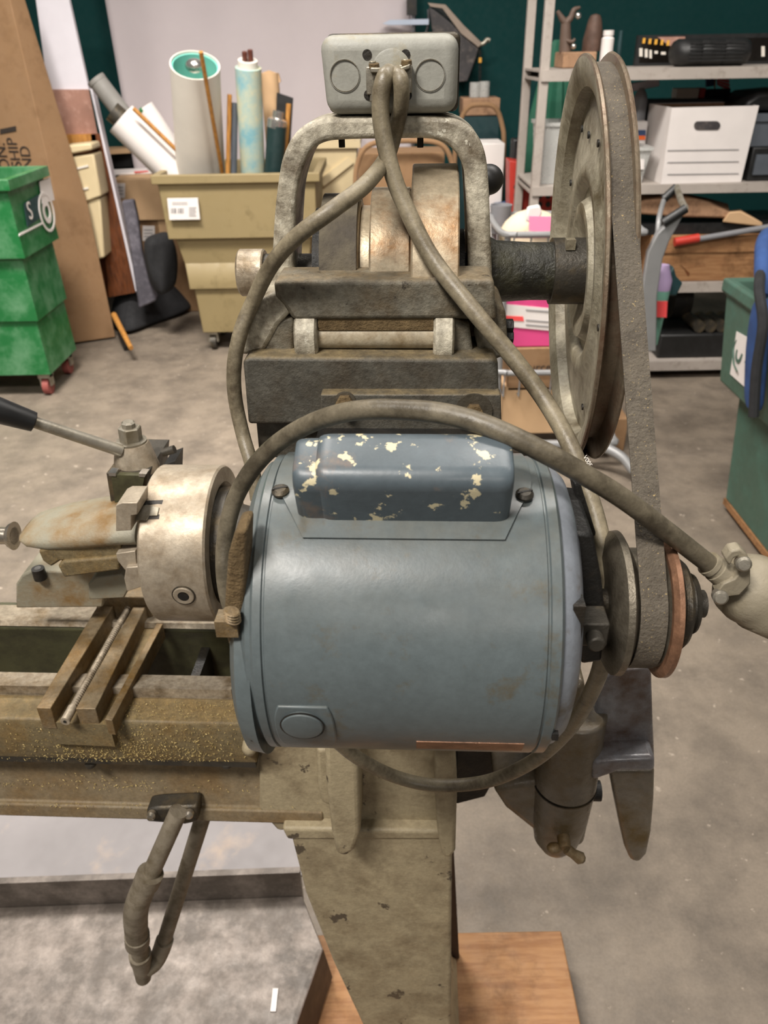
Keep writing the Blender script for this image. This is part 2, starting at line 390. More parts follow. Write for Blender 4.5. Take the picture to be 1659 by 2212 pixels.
def capblock(u0, u1, dh, t0=.0):
    b_ = nb(); q = [B-r*.004+tdir*t0]; rad = .009; T2 = T-r*dh+tdir*t0; K2 = Kk-r*dh-tdir*t0
    for k in range(7):
        a_ = k/6*pi/2; q.append(T2+(tdir-r)*rad+(r*sin(a_)-tdir*cos(a_))*rad)
    for k in range(7):
        a_ = k/6*pi/2; q.append(K2-(tdir+r)*rad+(tdir*sin(a_)+r*cos(a_))*rad)
    q.append(K2-r*(hT+.006)); c = (B+T+Kk)/3+tdir*.012; rings = []; e_ = .0045
    for u_, s_ in ((u0, 1-.16), (u0+e_*.15, 1-.10), (u0+e_*.5, 1-.045), (u0+e_, 1-.012), (u0+e_*1.6, 1), (u1-e_*1.6, 1), (u1-e_, 1-.012), (u1-e_*.5, 1-.045), (u1-e_*.15, 1-.10), (u1, 1-.16)):
        rings.append([V((u_, (c+(p-c)*s_).y, (c+(p-c)*s_).z)) for p in q])
    loft(b_, rings); return b_
def uat(px, y, pt):
    return M(px, y, pt.y).x
u0, u1, um = uat(632, 1040, T), uat(1108, 1040, T), uat(690, 1040, T)
obj('capacitor_case', capblock(um-.003, u1+.0015, 0), 'cap_paint', flange, RM4, smooth=60)
flange_end = obj('case_end', capblock(u0-.0015, um+.006, .0022, .0010), 'cap_paint', flange, RM4, smooth=60)
for px, py in ((606, 1062), (1133, 1070)):
    p = oncyl(px, py, RA+.0015); f = phi(p); n = V((0, -cos(f), sin(f)))
    bm = nb(); lathe(bm, p, n, [(0, .0046), (.0012, .0046), (.0026, .003), (.0028, .001)], 20)
    box(bm, (0, 0, 0), (0, 0, 0)) if False else None
    sc = lp('screw', bm, 'dark_steel', motor)
    bm = nb(); q = n.cross(AX).normalized(); dd = (AX*.95+q*.3).normalized(); ee = n.cross(dd)
    prism(bm, [p+n*.0022+dd*a_+ee*b_ for a_, b_ in ((-.004, -.0005), (.004, -.0005), (.004, .0005), (-.004, .0005))], n*.0008)
    lp('screw_slot', bm, 'black_iron', motor)
# knockout plug low on the left
p = oncyl(654, 1562); f = phi(p); n = V((0, -cos(f), sin(f)))
ua, ub = oncyl(590, 1545).x, oncyl(722, 1545).x; fa, fb = phi(oncyl(654, 1606)), phi(oncyl(654, 1524))
bm = nb(); arcplate(bm, lambda t: (ua+.003*abs(2*t-1)**3, ub-.003*abs(2*t-1)**3), fa, fb, RA-.002, RA+.0012, 10)
lp('knockout_pad', bm, 'motor_paint', motor, bevel=.0008)
bm = nb(); lathe(bm, p-n*.001, n, [(0, .0108), (.0028, .0108), (.0036, .0102), (.0042, .007), (.0044, .001)], 36)
lp('knockout_plug', bm, 'motor_paint', motor)
bm = nb(); lathe(bm, p, n, [(.0010, .0110), (.0020, .0115), (.0020, .0108), (.001, .0108)], 36); lp('plug_seam', bm, 'black_iron', motor)
for px, py in ((548, 1592), (1199, 1590)):
    p = oncyl(px, py, RA+.0002); bm = nb(); box(bm, p-V((.0016, .001, .0022)), p+V((.0016, .002, .0022))); lp('slot', bm, 'black_iron', motor)
bm = nb(); c = M(1243, 1345, .300); box(bm, c-V((.003, .004, .013)), c+V((.003, .006, .013))); lp('vent_slot', bm, 'black_iron', motor)
bm = nb(); fz = radians(-22); arcplate(bm, lambda t: (.0, .056), fz-.17, fz-.015, RA-.001, RA+.0005, 5); lp('base_strap', bm, 'copper', motor, label='rusty copper-coloured strap under the motor')
# bracket, shaft
bm = nb(); cyl(bm, (UR+.01, VA, ZA), (.165, VA, ZA), .008); lp('shaft', bm, 'dark_steel', motor)
bm = nb()
pr(bm, [(1238, 1150), (1282, 1155), (1300, 1250), (1308, 1330), (1300, 1430), (1255, 1436), (1246, 1330), (1246, 1230)], .335, .05)
pr(bm, [(1236, 1035), (1256, 1050), (1290, 1160), (1262, 1165)], .372, .02)
lp('motor_bracket', bm, 'black_iron', bevel=.002)
bm = nb(); c = M(1280, 1362, .318); box(bm, c-V((.0075, .004, .0075)), c+V((.0075, .012, .0075))); cyl(bm, c+V((0, -.012, 0)), c+V((0, 0, 0)), .0045, n=16)
lp('square_nut', bm, 'dark_steel', bevel=.001)
# ---- motor step pulley
up = lambda px: M(px, 1310, .335).x
a_ = up(1338)
bm = nb()
lathe(bm, (a_, VA, ZA), AX, [(0, .012), (-.002, .026), (.0, .037), (.0025, .0415), (.006, .042), (.0075, .0395), (.010, .030), (.0115, .024), (.0115, .012)], 56)
lp('pulley_disc', bm, 'pulley_steel')
bm = nb(); c0 = .1145; 
lathe(bm, (c0, VA, ZA), AX, [(0, .012), (0, .038), (.002, .0385), (.006, .032), (.018, .032), (.0225, .0385), (.0225, .03), (.024, .0265), (.0265, .0265), (.0285, .019), (.031, .019), (.0325, .0225), (.0345, .0225), (.0355, .012)], 64)
stp = lp('step_pulley', bm, 'pulley_steel')
bm = nb(); lathe(bm, (.1355, VA, ZA), AX, [(0, .031), (0, .0395), (.0022, .0425), (.0048, .0425), (.0062, .039), (.0062, .031)], 64)
lp('pulley_flange', bm, 'copper', label='worn copper-coloured pulley rim')
bm = nb(); lathe(bm, (.1475, VA, ZA), AX, [(0, .01), (0, .0245), (.0025, .0262), (.0045, .0245), (.0055, .015), (.0085, .016), (.0095, .0178), (.011, .017), (.0115, .006)], 48)
lp('small_pulley', bm, 'dark_steel')
# ---- V belt
UW = .1100; RW = .1385
WT = RM4 @ Matrix.Translation((UW, VS, ZS)) @ Matrix.Rotation(-.045, 4, 'Y') @ Matrix.Rotation(-.034, 4, 'Z') @ Matrix.Translation((-UW, -VS, -ZS))
def wp(name, bm, m, parent=None, **k): return obj(name, bm, m, parent or LATHE, WT, **k)
R1, R2 = .1335, .0372; UBEL, WB = .126, .0072
C1, C2 = V((0, VS, ZS)), V((0, VA, ZA)); dvec = C2-C1; D = dvec.length; th = atan2(dvec.z, dvec.y); al = math.acos((R1-R2)/D)
pts = []
for k in range(60):
    t = th+al+(2*pi-2*al)*k/59; pts.append((C1.y+R1*cos(t), C1.z+R1*sin(t), cos(t), sin(t)))
for k in range(40):
    t = th-al+2*al*k/39; pts.append((C2.y+R2*cos(t), C2.z+R2*sin(t), cos(t), sin(t)))
# order: large wheel arc from one tangent round the far side to the other, then the small pulley arc
rings = []; dr = .0085
for y, z, c_, s_ in pts:
    onw = sqrt((y-VS)**2+(z-ZS)**2) < R1+.002
    ub_ = UW+.0100-.045*(z-ZS)+.034*(y-VS) if onw else UBEL
    rings.append([V((ub_-WB, y, z)), V((ub_+WB, y, z)), V((ub_+WB*.7, y-c_*dr, z-s_*dr)), V((ub_-WB*.7, y-c_*dr, z-s_*dr))])
rings.append(rings[0])
bm = nb(); loft(bm, rings, (False, False)); lp('drive_belt', bm, 'belt_rubber', smooth=50, label='dusty dark rubber drive belt')
# ---- big wheel
bm = nb()
lathe(bm, (UW, VS, ZS), AX, [(.022, .022), (.012, .024), (.008, .034), (.0055, .040), (.0055, .047), (.012, .051), (.0125, .058), (.0065, .063), (.006, .072), (.009, .078), (.0095, .100), (.012, .112), (.012, .1175), (.004, .1195), (.0015, .126), (0, .133), (.0, RW-.0015)], 96, (False, False))
lathe(bm, (UW, VS, ZS), AX, [(.0195, RW-.004), (.0190, .121), (.018, .112), (.016, .06), (.022, .05), (.022, .022)], 96, (False, False))
wheel = wp('belt_wheel', bm, 'wheel_paint', smooth=50, label='large spoked-less grooved flywheel in worn grey paint')
wheel['label'] = 'large grooved belt wheel in worn grey paint'
bm = nb()
lathe(bm, (UW, VS, ZS), AX, [(0, RW-.0015), (.0006, RW), (.0024, RW), (.0034, RW-.001), (.0050, .1225), (.0150, .1225), (.0168, RW-.001), (.018, RW), (.0195, RW-.001), (.020, RW-.003), (.0195, RW-.004)], 96, (False, False))
wp('wheel_rim', bm, 'wheel_rim', wheel, smooth=40)
for rr, ang in ((.094, 70), (.1, 20), (.088, -10), (.1, 115), (.097, 150), (.1, -60), (.062, 48), (.09, 96)):
    t = radians(ang); p = V((UW+.0076, VS-rr*cos(t), ZS+rr*sin(t))); bm = nb(); lathe(bm, p+V((.001, 0, 0)), -AX, [(0, .0024), (.0012, .0024), (.0013, .001)], 12)
    wp('casting_pit', bm, 'black_iron', wheel)
bm = nb(); lathe(bm, (.0955, VS, ZS), AX, [(0, .012), (0, .0235), (.034, .0235)], 40); lp('hub', bm, 'dark_steel', wheel)
bm = nb(); c = V((.103, VS-.012, ZS+.0225)); box(bm, c-V((.0005, .004, .004)), c+V((.006, .004, .003))); lp('hub_key', bm, 'wheel_paint', wheel)
# ---- countershaft sleeve, collar, cone pulley
bm = nb(); lathe(bm, (.050, VS, ZS), AX, [(0, .0245), (.005, .022), (.03, .0205), (.046, .0205)], 40); lp('shaft_sleeve', bm, 'greasy', label='black grease-caked shaft sleeve')
bm = nb(); c0 = M(508, 580, .57).x; c1 = M(566, 580, .57).x
lathe(bm, (c0, VS, ZS), AX, [(0, .004), (0, .0155), (.0015, .017), (c1-c0-.001, .017), (c1-c0, .016), (c1-c0, .006)], 40)
lp('shaft_collar', bm, 'way_steel')
bm = nb(); cyl(bm, (c1, VS, ZS), (.145, VS, ZS), .0135); lp('countershaft', bm, 'dark_steel')
uc = lambda px: M(px, 500, .53).x
steps = [(682, 770, .0505), (770, 796, .0465), (796, 886, .0585), (889, 992, .0735)]
bm = nb(); prof = []
for x0, x1, rr in steps:
    a0, a1 = uc(x0), uc(x1); prof += [(a0, .02 if not prof else rr-.002), (a0, rr-.001), (a0+.001, rr), (a1-.001, rr), (a1, rr-.001)]
prof.append((uc(992), .02)); lathe(bm, (0, VS, ZS), AX, prof, 72); lp('cone_pulley', bm, 'cone_steel', label='bright stepped cone pulley')
bm = nb(); lathe(bm, (uc(684), VS, ZS), AX, [(0, .0515), (0, .0548), (uc(766)-uc(684), .0548), (uc(766)-uc(684), .0515)], 60); lp('flat_belt', bm, 'leather', label='cracked dark leather flat belt')
bm = nb(); lathe(bm, (uc(664), VS, ZS), AX, [(0, .02), (0, .045), (uc(682)-uc(664), .045), (uc(682)-uc(664), .02)], 48); lp('shaft_spacer', bm, 'black_iron'); bm = nb(); lathe(bm, (uc(992), VS, ZS), AX, [(0, .02), (0, .03), (.006, .03), (.006, .02)], 40); lp('shaft_spacer', bm, 'black_iron')
# ---- arched countershaft frame
VF = .552
out = smoothpx([(584, 640), (587, 560), (592, 470), (600, 395), (612, 335), (640, 285), (684, 258), (740, 252), (850, 252), (940, 251), (988, 258), (1026, 285), (1048, 330), (1056, 400), (1060, 500), (1064, 600), (1070, 690)])
inn = smoothpx([(632, 640), (634, 560), (638, 470), (643, 410), (655, 365), (672, 328), (700, 308), (745, 302), (850, 300), (920, 299), (952, 306), (980, 325), (1000, 360), (1006, 410), (1010, 500), (1012, 600), (1020, 690)])
bm = nb(); strip(bm, [M(x, y, VF) for x, y in out], [M(x, y, VF) for x, y in inn], (0, .048, 0))
arch = lp('countershaft_frame', bm, 'arch_paint', bevel=.0035, seg=3, label='cast arch frame in flaking grey-green paint')
for px in (735, 870, 1010-95):
    if px == 870: continue
for px in (738, 908):
    bm = nb(); t_ = M(px, 299, .575); cyl(bm, t_+V((0, 0, .003)), t_-V((0, 0, .0055)), .0022, n=14); lp('mounting_bolt', bm, 'black_iron', arch)
bm = nb(); pr(bm, [(585, 608), (1068, 606), (1075, 690), (1060, 770), (640, 770), (575, 700)], .566, .03); lp('frame_web', bm, 'casting', arch, bevel=.002)
bm = nb(); pr(bm, [(590, 607), (1068, 604), (1070, 660), (1074, 694), (980, 690), (632, 692), (612, 660), (594, 640)], .503, .04); lp('frame_sill', bm, 'casting', arch, bevel=.003, seg=3)
bm = nb(); pr(bm, [(514, 688), (530, 664), (590, 632), (640, 622), (642, 660), (600, 705), (572, 758), (522, 770), (514, 740)], .506, .06); lp('frame_ear', bm, 'arch_paint', arch, bevel=.003)
bm = nb(); pr(bm, [(1030, 640), (1072, 650), (1092, 668), (1096, 720), (1098, 768), (1040, 790), (1024, 720)], .512, .06); lp('frame_ear', bm, 'casting', arch, bevel=.003)
for dy in (0, 24):
    bm = nb(); p = M(1098, 704+dy, .53); lathe(bm, p, AX, [(-.006, .005), (.003, .005), (.0035, .004)], 6); lp('ear_bolt', bm, 'black_iron', arch)
# hinge bosses, rod, dusty gap
bm = nb(); pr(bm, [(568, 740), (604, 690), (634, 686), (634, 768), (612, 790), (566, 790)], .508, .035); lp('hinge_lug', bm, 'casting', bevel=.002)
bm = nb(); pr(bm, [(980, 688), (1014, 700), (1022, 760), (1030, 800), (976, 800), (976, 720)], .508, .035); lp('hinge_lug', bm, 'casting', bevel=.002)
for x0, x1 in ((637, 686), (936, 981)):
    bm = nb(); a0, a1 = M(x0, 725, .505).x, M(x1, 725, .505).x; zc = M(700, 725, .515).z
    lathe(bm, (a0, .515, zc), AX, [(0, .005), (0, .0165), (.0015, .019), (a1-a0-.0015, .019), (a1-a0, .0165), (a1-a0, .005)], 32)
    lp('hinge_boss', bm, 'arch_paint')
bm = nb(); zc = M(800, 732, .506).z; cyl(bm, (M(680, 732, .506).x, .512, zc), (M(940, 732, .506).x, .512, zc), .0083); lp('hinge_rod', bm, 'rod_cream')
bm = nb(); pr(bm, [(686, 687), (938, 685), (938, 716), (686, 716)], .505, .03); lp('dust_bed', bm, 'dust_fuzz', bevel=.001)
bm = nb(); pr(bm, [(660, 755), (960, 755), (960, 785), (660, 785)], .53, .02); lp('hinge_back', bm, 'black_iron')
# slab and lower plate
VB = .490
bm = nb(); pr(bm, [(524, 780), (536, 772), (1068, 776), (1076, 786), (1080, 918), (536, 917)], VB, .05); lp('mount_slab', bm, 'dark_casting', bevel=.0025, seg=3)
bm = nb(); pr(bm, [(552, 905), (1080, 900), (1082, 990), (560, 990)], VB+.012, .04); lp('slab_foot', bm, 'dark_casting', bevel=.002)
bm = nb(); pr(bm, [(692, 852), (1082, 852), (1084, 935), (692, 935)], VB-.010, .012); pl = lp('motor_plate', bm, 'dark_casting', bevel=.0012)
for px, py, rw in ((746, 868, .0075), (1023, 887, .0125)):
    p = M(px, py, VB-.010); bm = nb(); lathe(bm, p, (0, -1, 0), [(0, rw), (.0016, rw), (.0018, .004)], 32); lp('washer', bm, 'pulley_steel', pl)
    bm = nb(); lathe(bm, p+V((0, -.001, 0)), (0, -1, 0.2), [(0, .0062), (.006, .0062), (.0068, .005)], 6); lathe(bm, p+V((0, -.006, 0)), (0, -1, .2), [(0, .0036), (.004, .0034)], 14); lp('plate_bolt', bm, 'dust_fuzz', pl)
bm = nb(); box(bm, (-.07, .40, ZA-.06), (.06, .49, ZA+.055)); lp('motor_cradle', bm, 'black_iron', bevel=.003)
# ---- headstock behind the motor
bm = nb(); box(bm, (-.155, .575, .995), (.085, .66, 1.07)); 
lathe(bm, (-.155, VC, ZC), AX, [(0, .01), (0, .05), (.05, .05), (.05, .032), (.19, .032), (.19, .05), (.24, .05), (.24, .02)], 40)
lp('headstock', bm, 'dark_casting', bevel=.003)
# ---- chuck
uch = lambda px, y=1180: M(px, y, .552).x
cL, cR = uch(293), uch(441)
bm = nb(); lathe(bm, (cL, VC, ZC), AX, [(0, .02), (0, RC-.003), (.0025, RC), (cR-cL-.002, RC), (cR-cL, RC-.0015), (cR-cL, .06), (cR-cL-.004, .055), (cR-cL-.004, .02)], 96)
chuck = lp('chuck', bm, 'chuck_steel', label='bright three-jaw chuck')
bm = nb(); lathe(bm, (cR-.004, VC, ZC), AX, [(0, .02), (0, .055), (.012, .055), (.014, .04), (.035, .034), (.045, .034), (.045, .01)], 64); lp('back_plate', bm, 'dark_steel', chuck)
def onchuck(px, py, R=RC): return oncyl(px, py, R, VC, ZC)
p = onchuck(397, 1286); n = V((0, p.y-VC, p.z-ZC)).normalized()
bm = nb(); lathe(bm, p-n*.002, n, [(0, .0095), (.0030, .0095), (.0036, .0088), (.0036, .0052), (-.0005, .0050), (-.0005, .001)], 36); so = lp('key_socket', bm, 'chuck_steel', chuck)
bm = nb(); lathe(bm, p, n, [(.0006, .001), (.0020, .0046), (.0021, .0001)], 20); lp('socket_hole', bm, 'black_iron', chuck)
bm = nb(); lathe(bm, p-n*.002, n, [(.0022, .0095), (.0026, .0107), (.001, .0107)], 36); lp('socket_seam', bm, 'dark_steel', chuck)
bm = nb(); q = onchuck(330, 1102); n = V((0, q.y-VC, q.z-ZC)).normalized(); tt = n.cross(AX)
e0 = onchuck(303, 1083); e1 = onchuck(352, 1122)
prism(bm, [oncyl(x, y, RC+.0004, VC, ZC) for x, y in ((303, 1082), (352, 1080), (343, 1121), (300, 1122))], -n*.006); lp('jaw_slot', bm, 'black_iron', chuck)
bm = nb(); pr(bm, [(250, 1092), (262, 1086), (297, 1086), (297, 1112), (284, 1114), (284, 1146), (250, 1148)], .555, .03); jw = lp('jaw', bm, 'chuck_steel', chuck, bevel=.0008)
bm = nb(); prism(bm, [oncyl(x, y, RC+.0012, VC, ZC) for x, y in ((294, 1094), (318, 1090), (344, 1096), (340, 1114), (322, 1114), (318, 1124), (292, 1124))], -n*.006); lp('jaw', bm, 'zinc', chuck, bevel=.0004)
bm = nb(); pr(bm, [(240, 1150), (262, 1146), (292, 1148), (292, 1160), (250, 1170), (246, 1186), (240, 1184)], .585, .03); lp('jaw', bm, 'chuck_steel', chuck, bevel=.0008)
bm = nb()
pr(bm, [(250, 1196), (292, 1190), (296, 1228), (270, 1232), (254, 1212)], .575, .03); pr(bm, [(272, 1226), (300, 1224), (306, 1268), (274, 1278), (268, 1250)], .57, .03)
lp('jaw', bm, 'chuck_steel', chuck, bevel=.0008)
bm = nb(); pr(bm, [(248, 1150), (292, 1148), (292, 1192), (252, 1192)], .60, .03); lp('jaw', bm, 'dark_steel', chuck, bevel=.0008)
# ---- bed
UBL = -.95; u_r = lambda px, y, v: M(px, y, v).x
zW = M(330, 1480, .578).z
def extr(bm, prof, ua, ub): loft(bm, [[V((ua, v, z)) for v, z in prof], [V((ub, v, z)) for v, z in prof]])
zl = lambda py, v: M(300, py, v).z
ubr = M(690, 1700, .535).x
near = [(.572, zl(1478, .572)), (.562, zl(1486, .562)), (.562, zl(1506, .562)), (.556, zl(1512, .556)), (.556, zl(1640, .556)-.002), (.553, zl(1680, .553)), (.546, zl(1735, .546)), (.540, zl(1745, .540)), (.538, zl(1771, .538)), (.558, zl(1771, .538)), (.575, zl(1690, .553)), (.582, zl(1640, .556)), (.586, zl(1478, .572))]
bm = nb(); extr(bm, near, UBL, ubr)
bed = lp('bed', bm, 'bed_plain', bevel=.002, label='long cast bed with worn steel ways')
bm = nb(); extr(bm, [(.561, zl(1506, .561)), (.561, zl(1486, .562)+.0006), (.585, zl(1478, .572)+.001), (.585, zl(1506, .561))], UBL, M(500, 1490, .562).x); lp('rear_way', bm, 'way_steel', bed)
zf1 = M(60, 1312, .70).z
bm = nb(); extr(bm, [(.702, zf1), (.668, zl(1345, .668)), (.664, zl(1364, .664)), (.672, zl(1392, .672)), (.674, zl(1500, .674)), (.70, zl(1500, .674)), (.71, zf1)], UBL, ubr); lp('front_rail', bm, 'olive', bed, bevel=.0015)
bm = nb(); extr(bm, [(.703, zf1+.0008), (.667, zl(1345, .668)+.001), (.6635, zl(1356, .664)), (.70, zl(1356, .664))], UBL, ubr); lp('front_way', bm, 'way_steel', bed)
bm = nb(); box(bm, (M(150, 1450, .63).x-.004, .583, zl(1771, .538)+.02), (M(150, 1450, .63).x+.008, .68, zW-.03)); lp('bed_rib', bm, 'olive', bed); bm = nb(); box(bm, (M(395, 1450, .63).x+.01, .583, .86), (M(395, 1450, .63).x+.02, .68, zW-.03)); lp('bed_rib', bm, 'black_iron', bed)
# saddle
zsd = M(300, 1556, .540).z
sad = [(.560, zl(1506, .560)), (.530, zl(1557, .530)), (.528, zl(1566, .528)), (.528, zl(1632, .528)), (.531, zl(1642, .531)), (.556, zl(1642, .531)), (.556, zl(1506, .560)-.004)]
bm = nb(); extr(bm, sad, UBL, M(548, 1600, .53).x)
saddle = lp('saddle', bm, 'bed_paint', bevel=.0015, label='brown saddle speckled with brass shavings')
bm = nb(); extr(bm, [(.531, zl(1640, .531)), (.531, zl(1652, .531)), (.556, zl(1652, .531)), (.556, zl(1640, .531))], M(0, 1650, .531).x-.4, M(552, 1650, .531).x); lp('saddle_strip', bm, 'dark_steel', saddle)
for px in (195, 490): 
    bm = nb(); p = M(px, 1648, .535); cyl(bm, p, p-V((0, 0, .0032)), .0055, n=20); lp('saddle_bolt', bm, 'dark_steel', saddle)
bm = nb(); p = M(540, 1618, .525); tube(bm, [p+V((.002, .03, .012)), p+V((.001, .004, .004)), p, p-V((0, 0, .006))], [.0085, .0085, .008, .004], sub=4); lp('saddle_end', bm, 'leg_paint', saddle)
# cross slide
def bar(bm, n0, n1, f0, f1, zt, drop):      # top quad near-left, near-right, far-left, far-right in pixels, at height zt
    q = [MZ(*n0, zt), MZ(*n1, zt), MZ(*f1, zt), MZ(*f0, zt)]; prism(bm, q, (0, 0, -drop))
zt = M(100, 1530, .520).z
zb_ = zt-zl(1566, .528)+.012
bm = nb(); bar(bm, (78, 1529), (109, 1530), (221, 1291), (255, 1292), zt, .028)
cs = lp('cross_slide', bm, 'slide_steel', bevel=.0008, label='dovetailed cross slide with exposed feed screw')
bm = nb(); bar(bm, (163, 1531), (206, 1531), (292, 1303), (318, 1303), zt, .028); lp('slide_way', bm, 'slide_steel', cs, bevel=.0008)
bm = nb(); bar(bm, (226, 1554), (242, 1556), (338, 1346), (352, 1347), zt-.006, .02); lp('gib_strip', bm, 'slide_steel', cs, bevel=.0006)
bm = nb(); bar(bm, (100, 1560), (236, 1566), (240, 1300), (356, 1310), zt-.020, .03); lp('slide_base', bm, 'bed_paint', cs)
bm = nb(); s0 = MZ(144, 1552, zt-.006); s1 = MZ(281, 1306, zt-.005); cyl(bm, s0, s1, .0032, n=20)
for k in range(60): 
    c = s0.lerp(s1, k/60); lathe(bm, c, s1-s0, [(0, .0030), (.0006, .0038), (.0012, .0030)], 14)
cyl(bm, s0-(s1-s0).normalized()*.004, s0+(s1-s0).normalized()*.014, .0046, n=22); lp('feed_screw', bm, 'way_steel', cs)
bm = nb(); cyl(bm, s0-(s1-s0).normalized()*.0045, s0-(s1-s0).normalized()*.0035, .0016, n=12); lp('screw_centre', bm, 'black_iron', cs)
bm = nb(); box(bm, MZ(238, 1305, zt)+V((-.012, -.002, -.03)), MZ(310, 1300, zt)+V((.01, .05, .012))); lp('compound_rest', bm, 'slide_steel', cs, bevel=.0015)
bm = nb(); pr(bm, [(190, 1262), (205, 1248), (262, 1240), (284, 1262), (268, 1292), (192, 1296)], .60, .04); lp('compound_base', bm, 'tailstock_paint', cs, bevel=.0015)
# ---- tool post
VT = .625
bm = nb(); pr(bm, [(229, 1022), (318, 1024), (312, 1098), (242, 1105)], VT, .075)
tp = lp('tool_post', bm, 'dark_steel', bevel=.001, label='square tool post with clamped lever')
bm = nb(); pr(bm, [(240, 1026), (312, 1028), (300, 1098), (250, 1100)], VT-.004, .006); lp('post_face', bm, 'olive', tp)
bm = nb(); pr(bm, [(234, 1021), (250, 1022), (250, 1029), (235, 1028)], VT-.005, .01); pr(bm, [(300, 1023), (316, 1024), (312, 1031), (300, 1030)], VT-.005, .01); lp('post_edge', bm, 'foil', tp)
cc = M(289, 1000, VT+.02); cc = V((cc.x, VT+.025, M(289, 1012, VT+.025).z))
rr = (M(338, 1000, VT+.025).x-M(243, 1000, VT+.025).x)/2
bm = nb(); hgt = M(289, 955, VT+.025).z-cc.z
lathe(bm, cc, (0, 0, 1), [(0, rr), (.002, rr), (hgt*.9, rr*.76), (hgt, rr*.70), (hgt, .005)], 48); lp('clamp_cone', bm, 'chuck_steel', tp)
top = cc+V((0, 0, hgt)); hx = (M(311, 930, VT+.025).x-M(263, 930, VT+.025).x)/2
bm = nb(); lathe(bm, top-V((0, 0, .002)), (0, 0, 1), [(0, rr*.66), (.004, rr*.66), (.0045, rr*.5)], 40); lp('clamp_washer', bm, 'zinc', tp)
bm = nb(); h2 = M(289, 926, VT+.025).z-top.z
lathe(bm, top+V((0, 0, .002)), (0.05, 0, 1), [(0, hx), (h2*.95, hx), (h2, hx*.9)], 6); lathe(bm, top+V((0, 0, h2)), (.05, 0, 1), [(0, hx*.62), (.006, hx*.62), (.0075, hx*.45)], 8); lp('hex_nut', bm, 'zinc', tp, smooth=20)
l0, l1, l2 = M(262, 974, VT+.012), M(66, 909, VT-.02), M(-60, 868, VT-.035)
bm = nb(); cyl(bm, l0, l1, .0058, .0052, n=20); lever = lp('clamp_lever', bm, 'zinc', tp)
bm = nb(); lathe(bm, l1, l2-l1, [(-.004, .0055), (-.003, .0088), (.0, .0092), (.05, .0135), (.09, .014), (.095, .008)], 24); lp('lever_grip', bm, 'black_plastic', tp, label='black lever grip')
bm = nb(); pr(bm, [(352, 1006), (378, 996), (376, 1060), (352, 1066)], VT+.03, .03); lp('tool_holder', bm, 'black_iron', tp)
bm = nb(); p = M(352, 978, VT+.03); cyl(bm, p, p+V((.012, 0, .004)), .004, n=12); lp('post_pin', bm, 'dark_steel', tp)
# ---- tailstock
VQ = VC
def tring(u, zc, rv, rz, n=28): return [V((u, VQ+rv*cos(2*pi*i/n), zc+rz*sin(2*pi*i/n))) for i in range(n)]
def zz(px, py): return M(px, py, .59).z
rings = []
for px, yt, yb, rv in ((22, 1150, 1185, .018), (30, 1136, 1198, .026), (50, 1130, 1208, .032), (100, 1116, 1216, .037), (180, 1104, 1210, .04), (262, 1094, 1200, .042), (300, 1092, 1200, .042)):
    a0, a1 = M(px, yt, .61).z, M(px, yb, .575).z; rings.append(tring(M(px, 1160, .585).x, (a0+a1)/2, rv, (a0-a1)/2))
bm = nb(); loft(bm, rings); ts = lp('tailstock', bm, 'tailstock_paint', smooth=60, label='tailstock with grey-green paint over rusty brown')
bm = nb(); q0 = M(24, 1167, .605); q0 = V((q0.x, VQ-.005, M(24, 1166, .605).z)); cyl(bm, q0, q0-V((.07, 0, 0)), .0085, n=24); lathe(bm, q0, -AX, [(0, .014), (.004, .012), (.006, .009)], 24); lp('quill', bm, 'bright_steel', ts)
bm = nb(); pr(bm, [(82, 1190), (160, 1172), (258, 1160), (262, 1205), (130, 1212), (110, 1225), (92, 1212)], .582, .06); lp('tailstock_web', bm, 'bed_paint', ts, bevel=.002)
bm = nb(); pr(bm, [(124, 1222), (136, 1213), (256, 1203), (258, 1232), (138, 1248)], .578, .07); lp('tailstock_foot', bm, 'bed_paint', ts, bevel=.002)
bm = nb(); pr(bm, [(34, 1262), (46, 1244), (66, 1234), (222, 1236), (230, 1252), (222, 1312), (34, 1314)], .640, .05)
pr(bm, [(60, 1228), (236, 1218), (246, 1240), (60, 1244)], .655, .04); lp('tailstock_base', bm, 'tailstock_paint', ts, bevel=.002)
p = M(86, 1243, .637); bm = nb(); cyl(bm, p-V((0, 0, .004)), p+V((0, 0, .009)), .0065, n=24); lp('clamp_screw', bm, 'black_iron', ts)
bm = nb(); cyl(bm, p+V((0, 0, .0085)), p+V((0, 0, .0095)), .0036, n=6); lp('screw_recess', bm, 'foil', ts)
# ---- leg column, ribs, leg
VL = .530
bm = nb(); pr(bm, [(560, 1600), (985, 1600), (985, 1795), (600, 1795), (575, 1768), (560, 1765)], VL+.012, .14); lp('leg_column', bm, 'leg_paint', bevel=.003)
bm = nb(); pr(bm, [(700, 1595), (752, 1595), (774, 1660), (778, 1800), (766, 1838), (748, 1852), (726, 1846), (716, 1800), (704, 1700)], VL-.034, .06); lp('column_rib', bm, 'leg_paint', bevel=.005, seg=3)
bm = nb(); pr(bm, [(682, 1620), (712, 1620), (722, 1745), (694, 1735), (686, 1700)], VL-.002, .03); lp('column_rib', bm, 'leg_paint', bevel=.004, seg=3)
bm = nb(); pr(bm, [(940, 1600), (982, 1600), (988, 1700), (984, 1840), (974, 1854), (956, 1852), (948, 1820), (944, 1790), (938, 1700)], VL-.024, .05); lp('column_rib', bm, 'leg_paint', bevel=.004, seg=3)
bm = nb(); p0 = [M(608, 1790, VL-.002), M(982, 1797, VL-.002), M(982, 1815, VL-.002), M(620, 1815, VL-.002)]; prism(bm, p0, (0, .2, 0)); lp('leg_flange', bm, 'leg_paint', bevel=.004, seg=3)
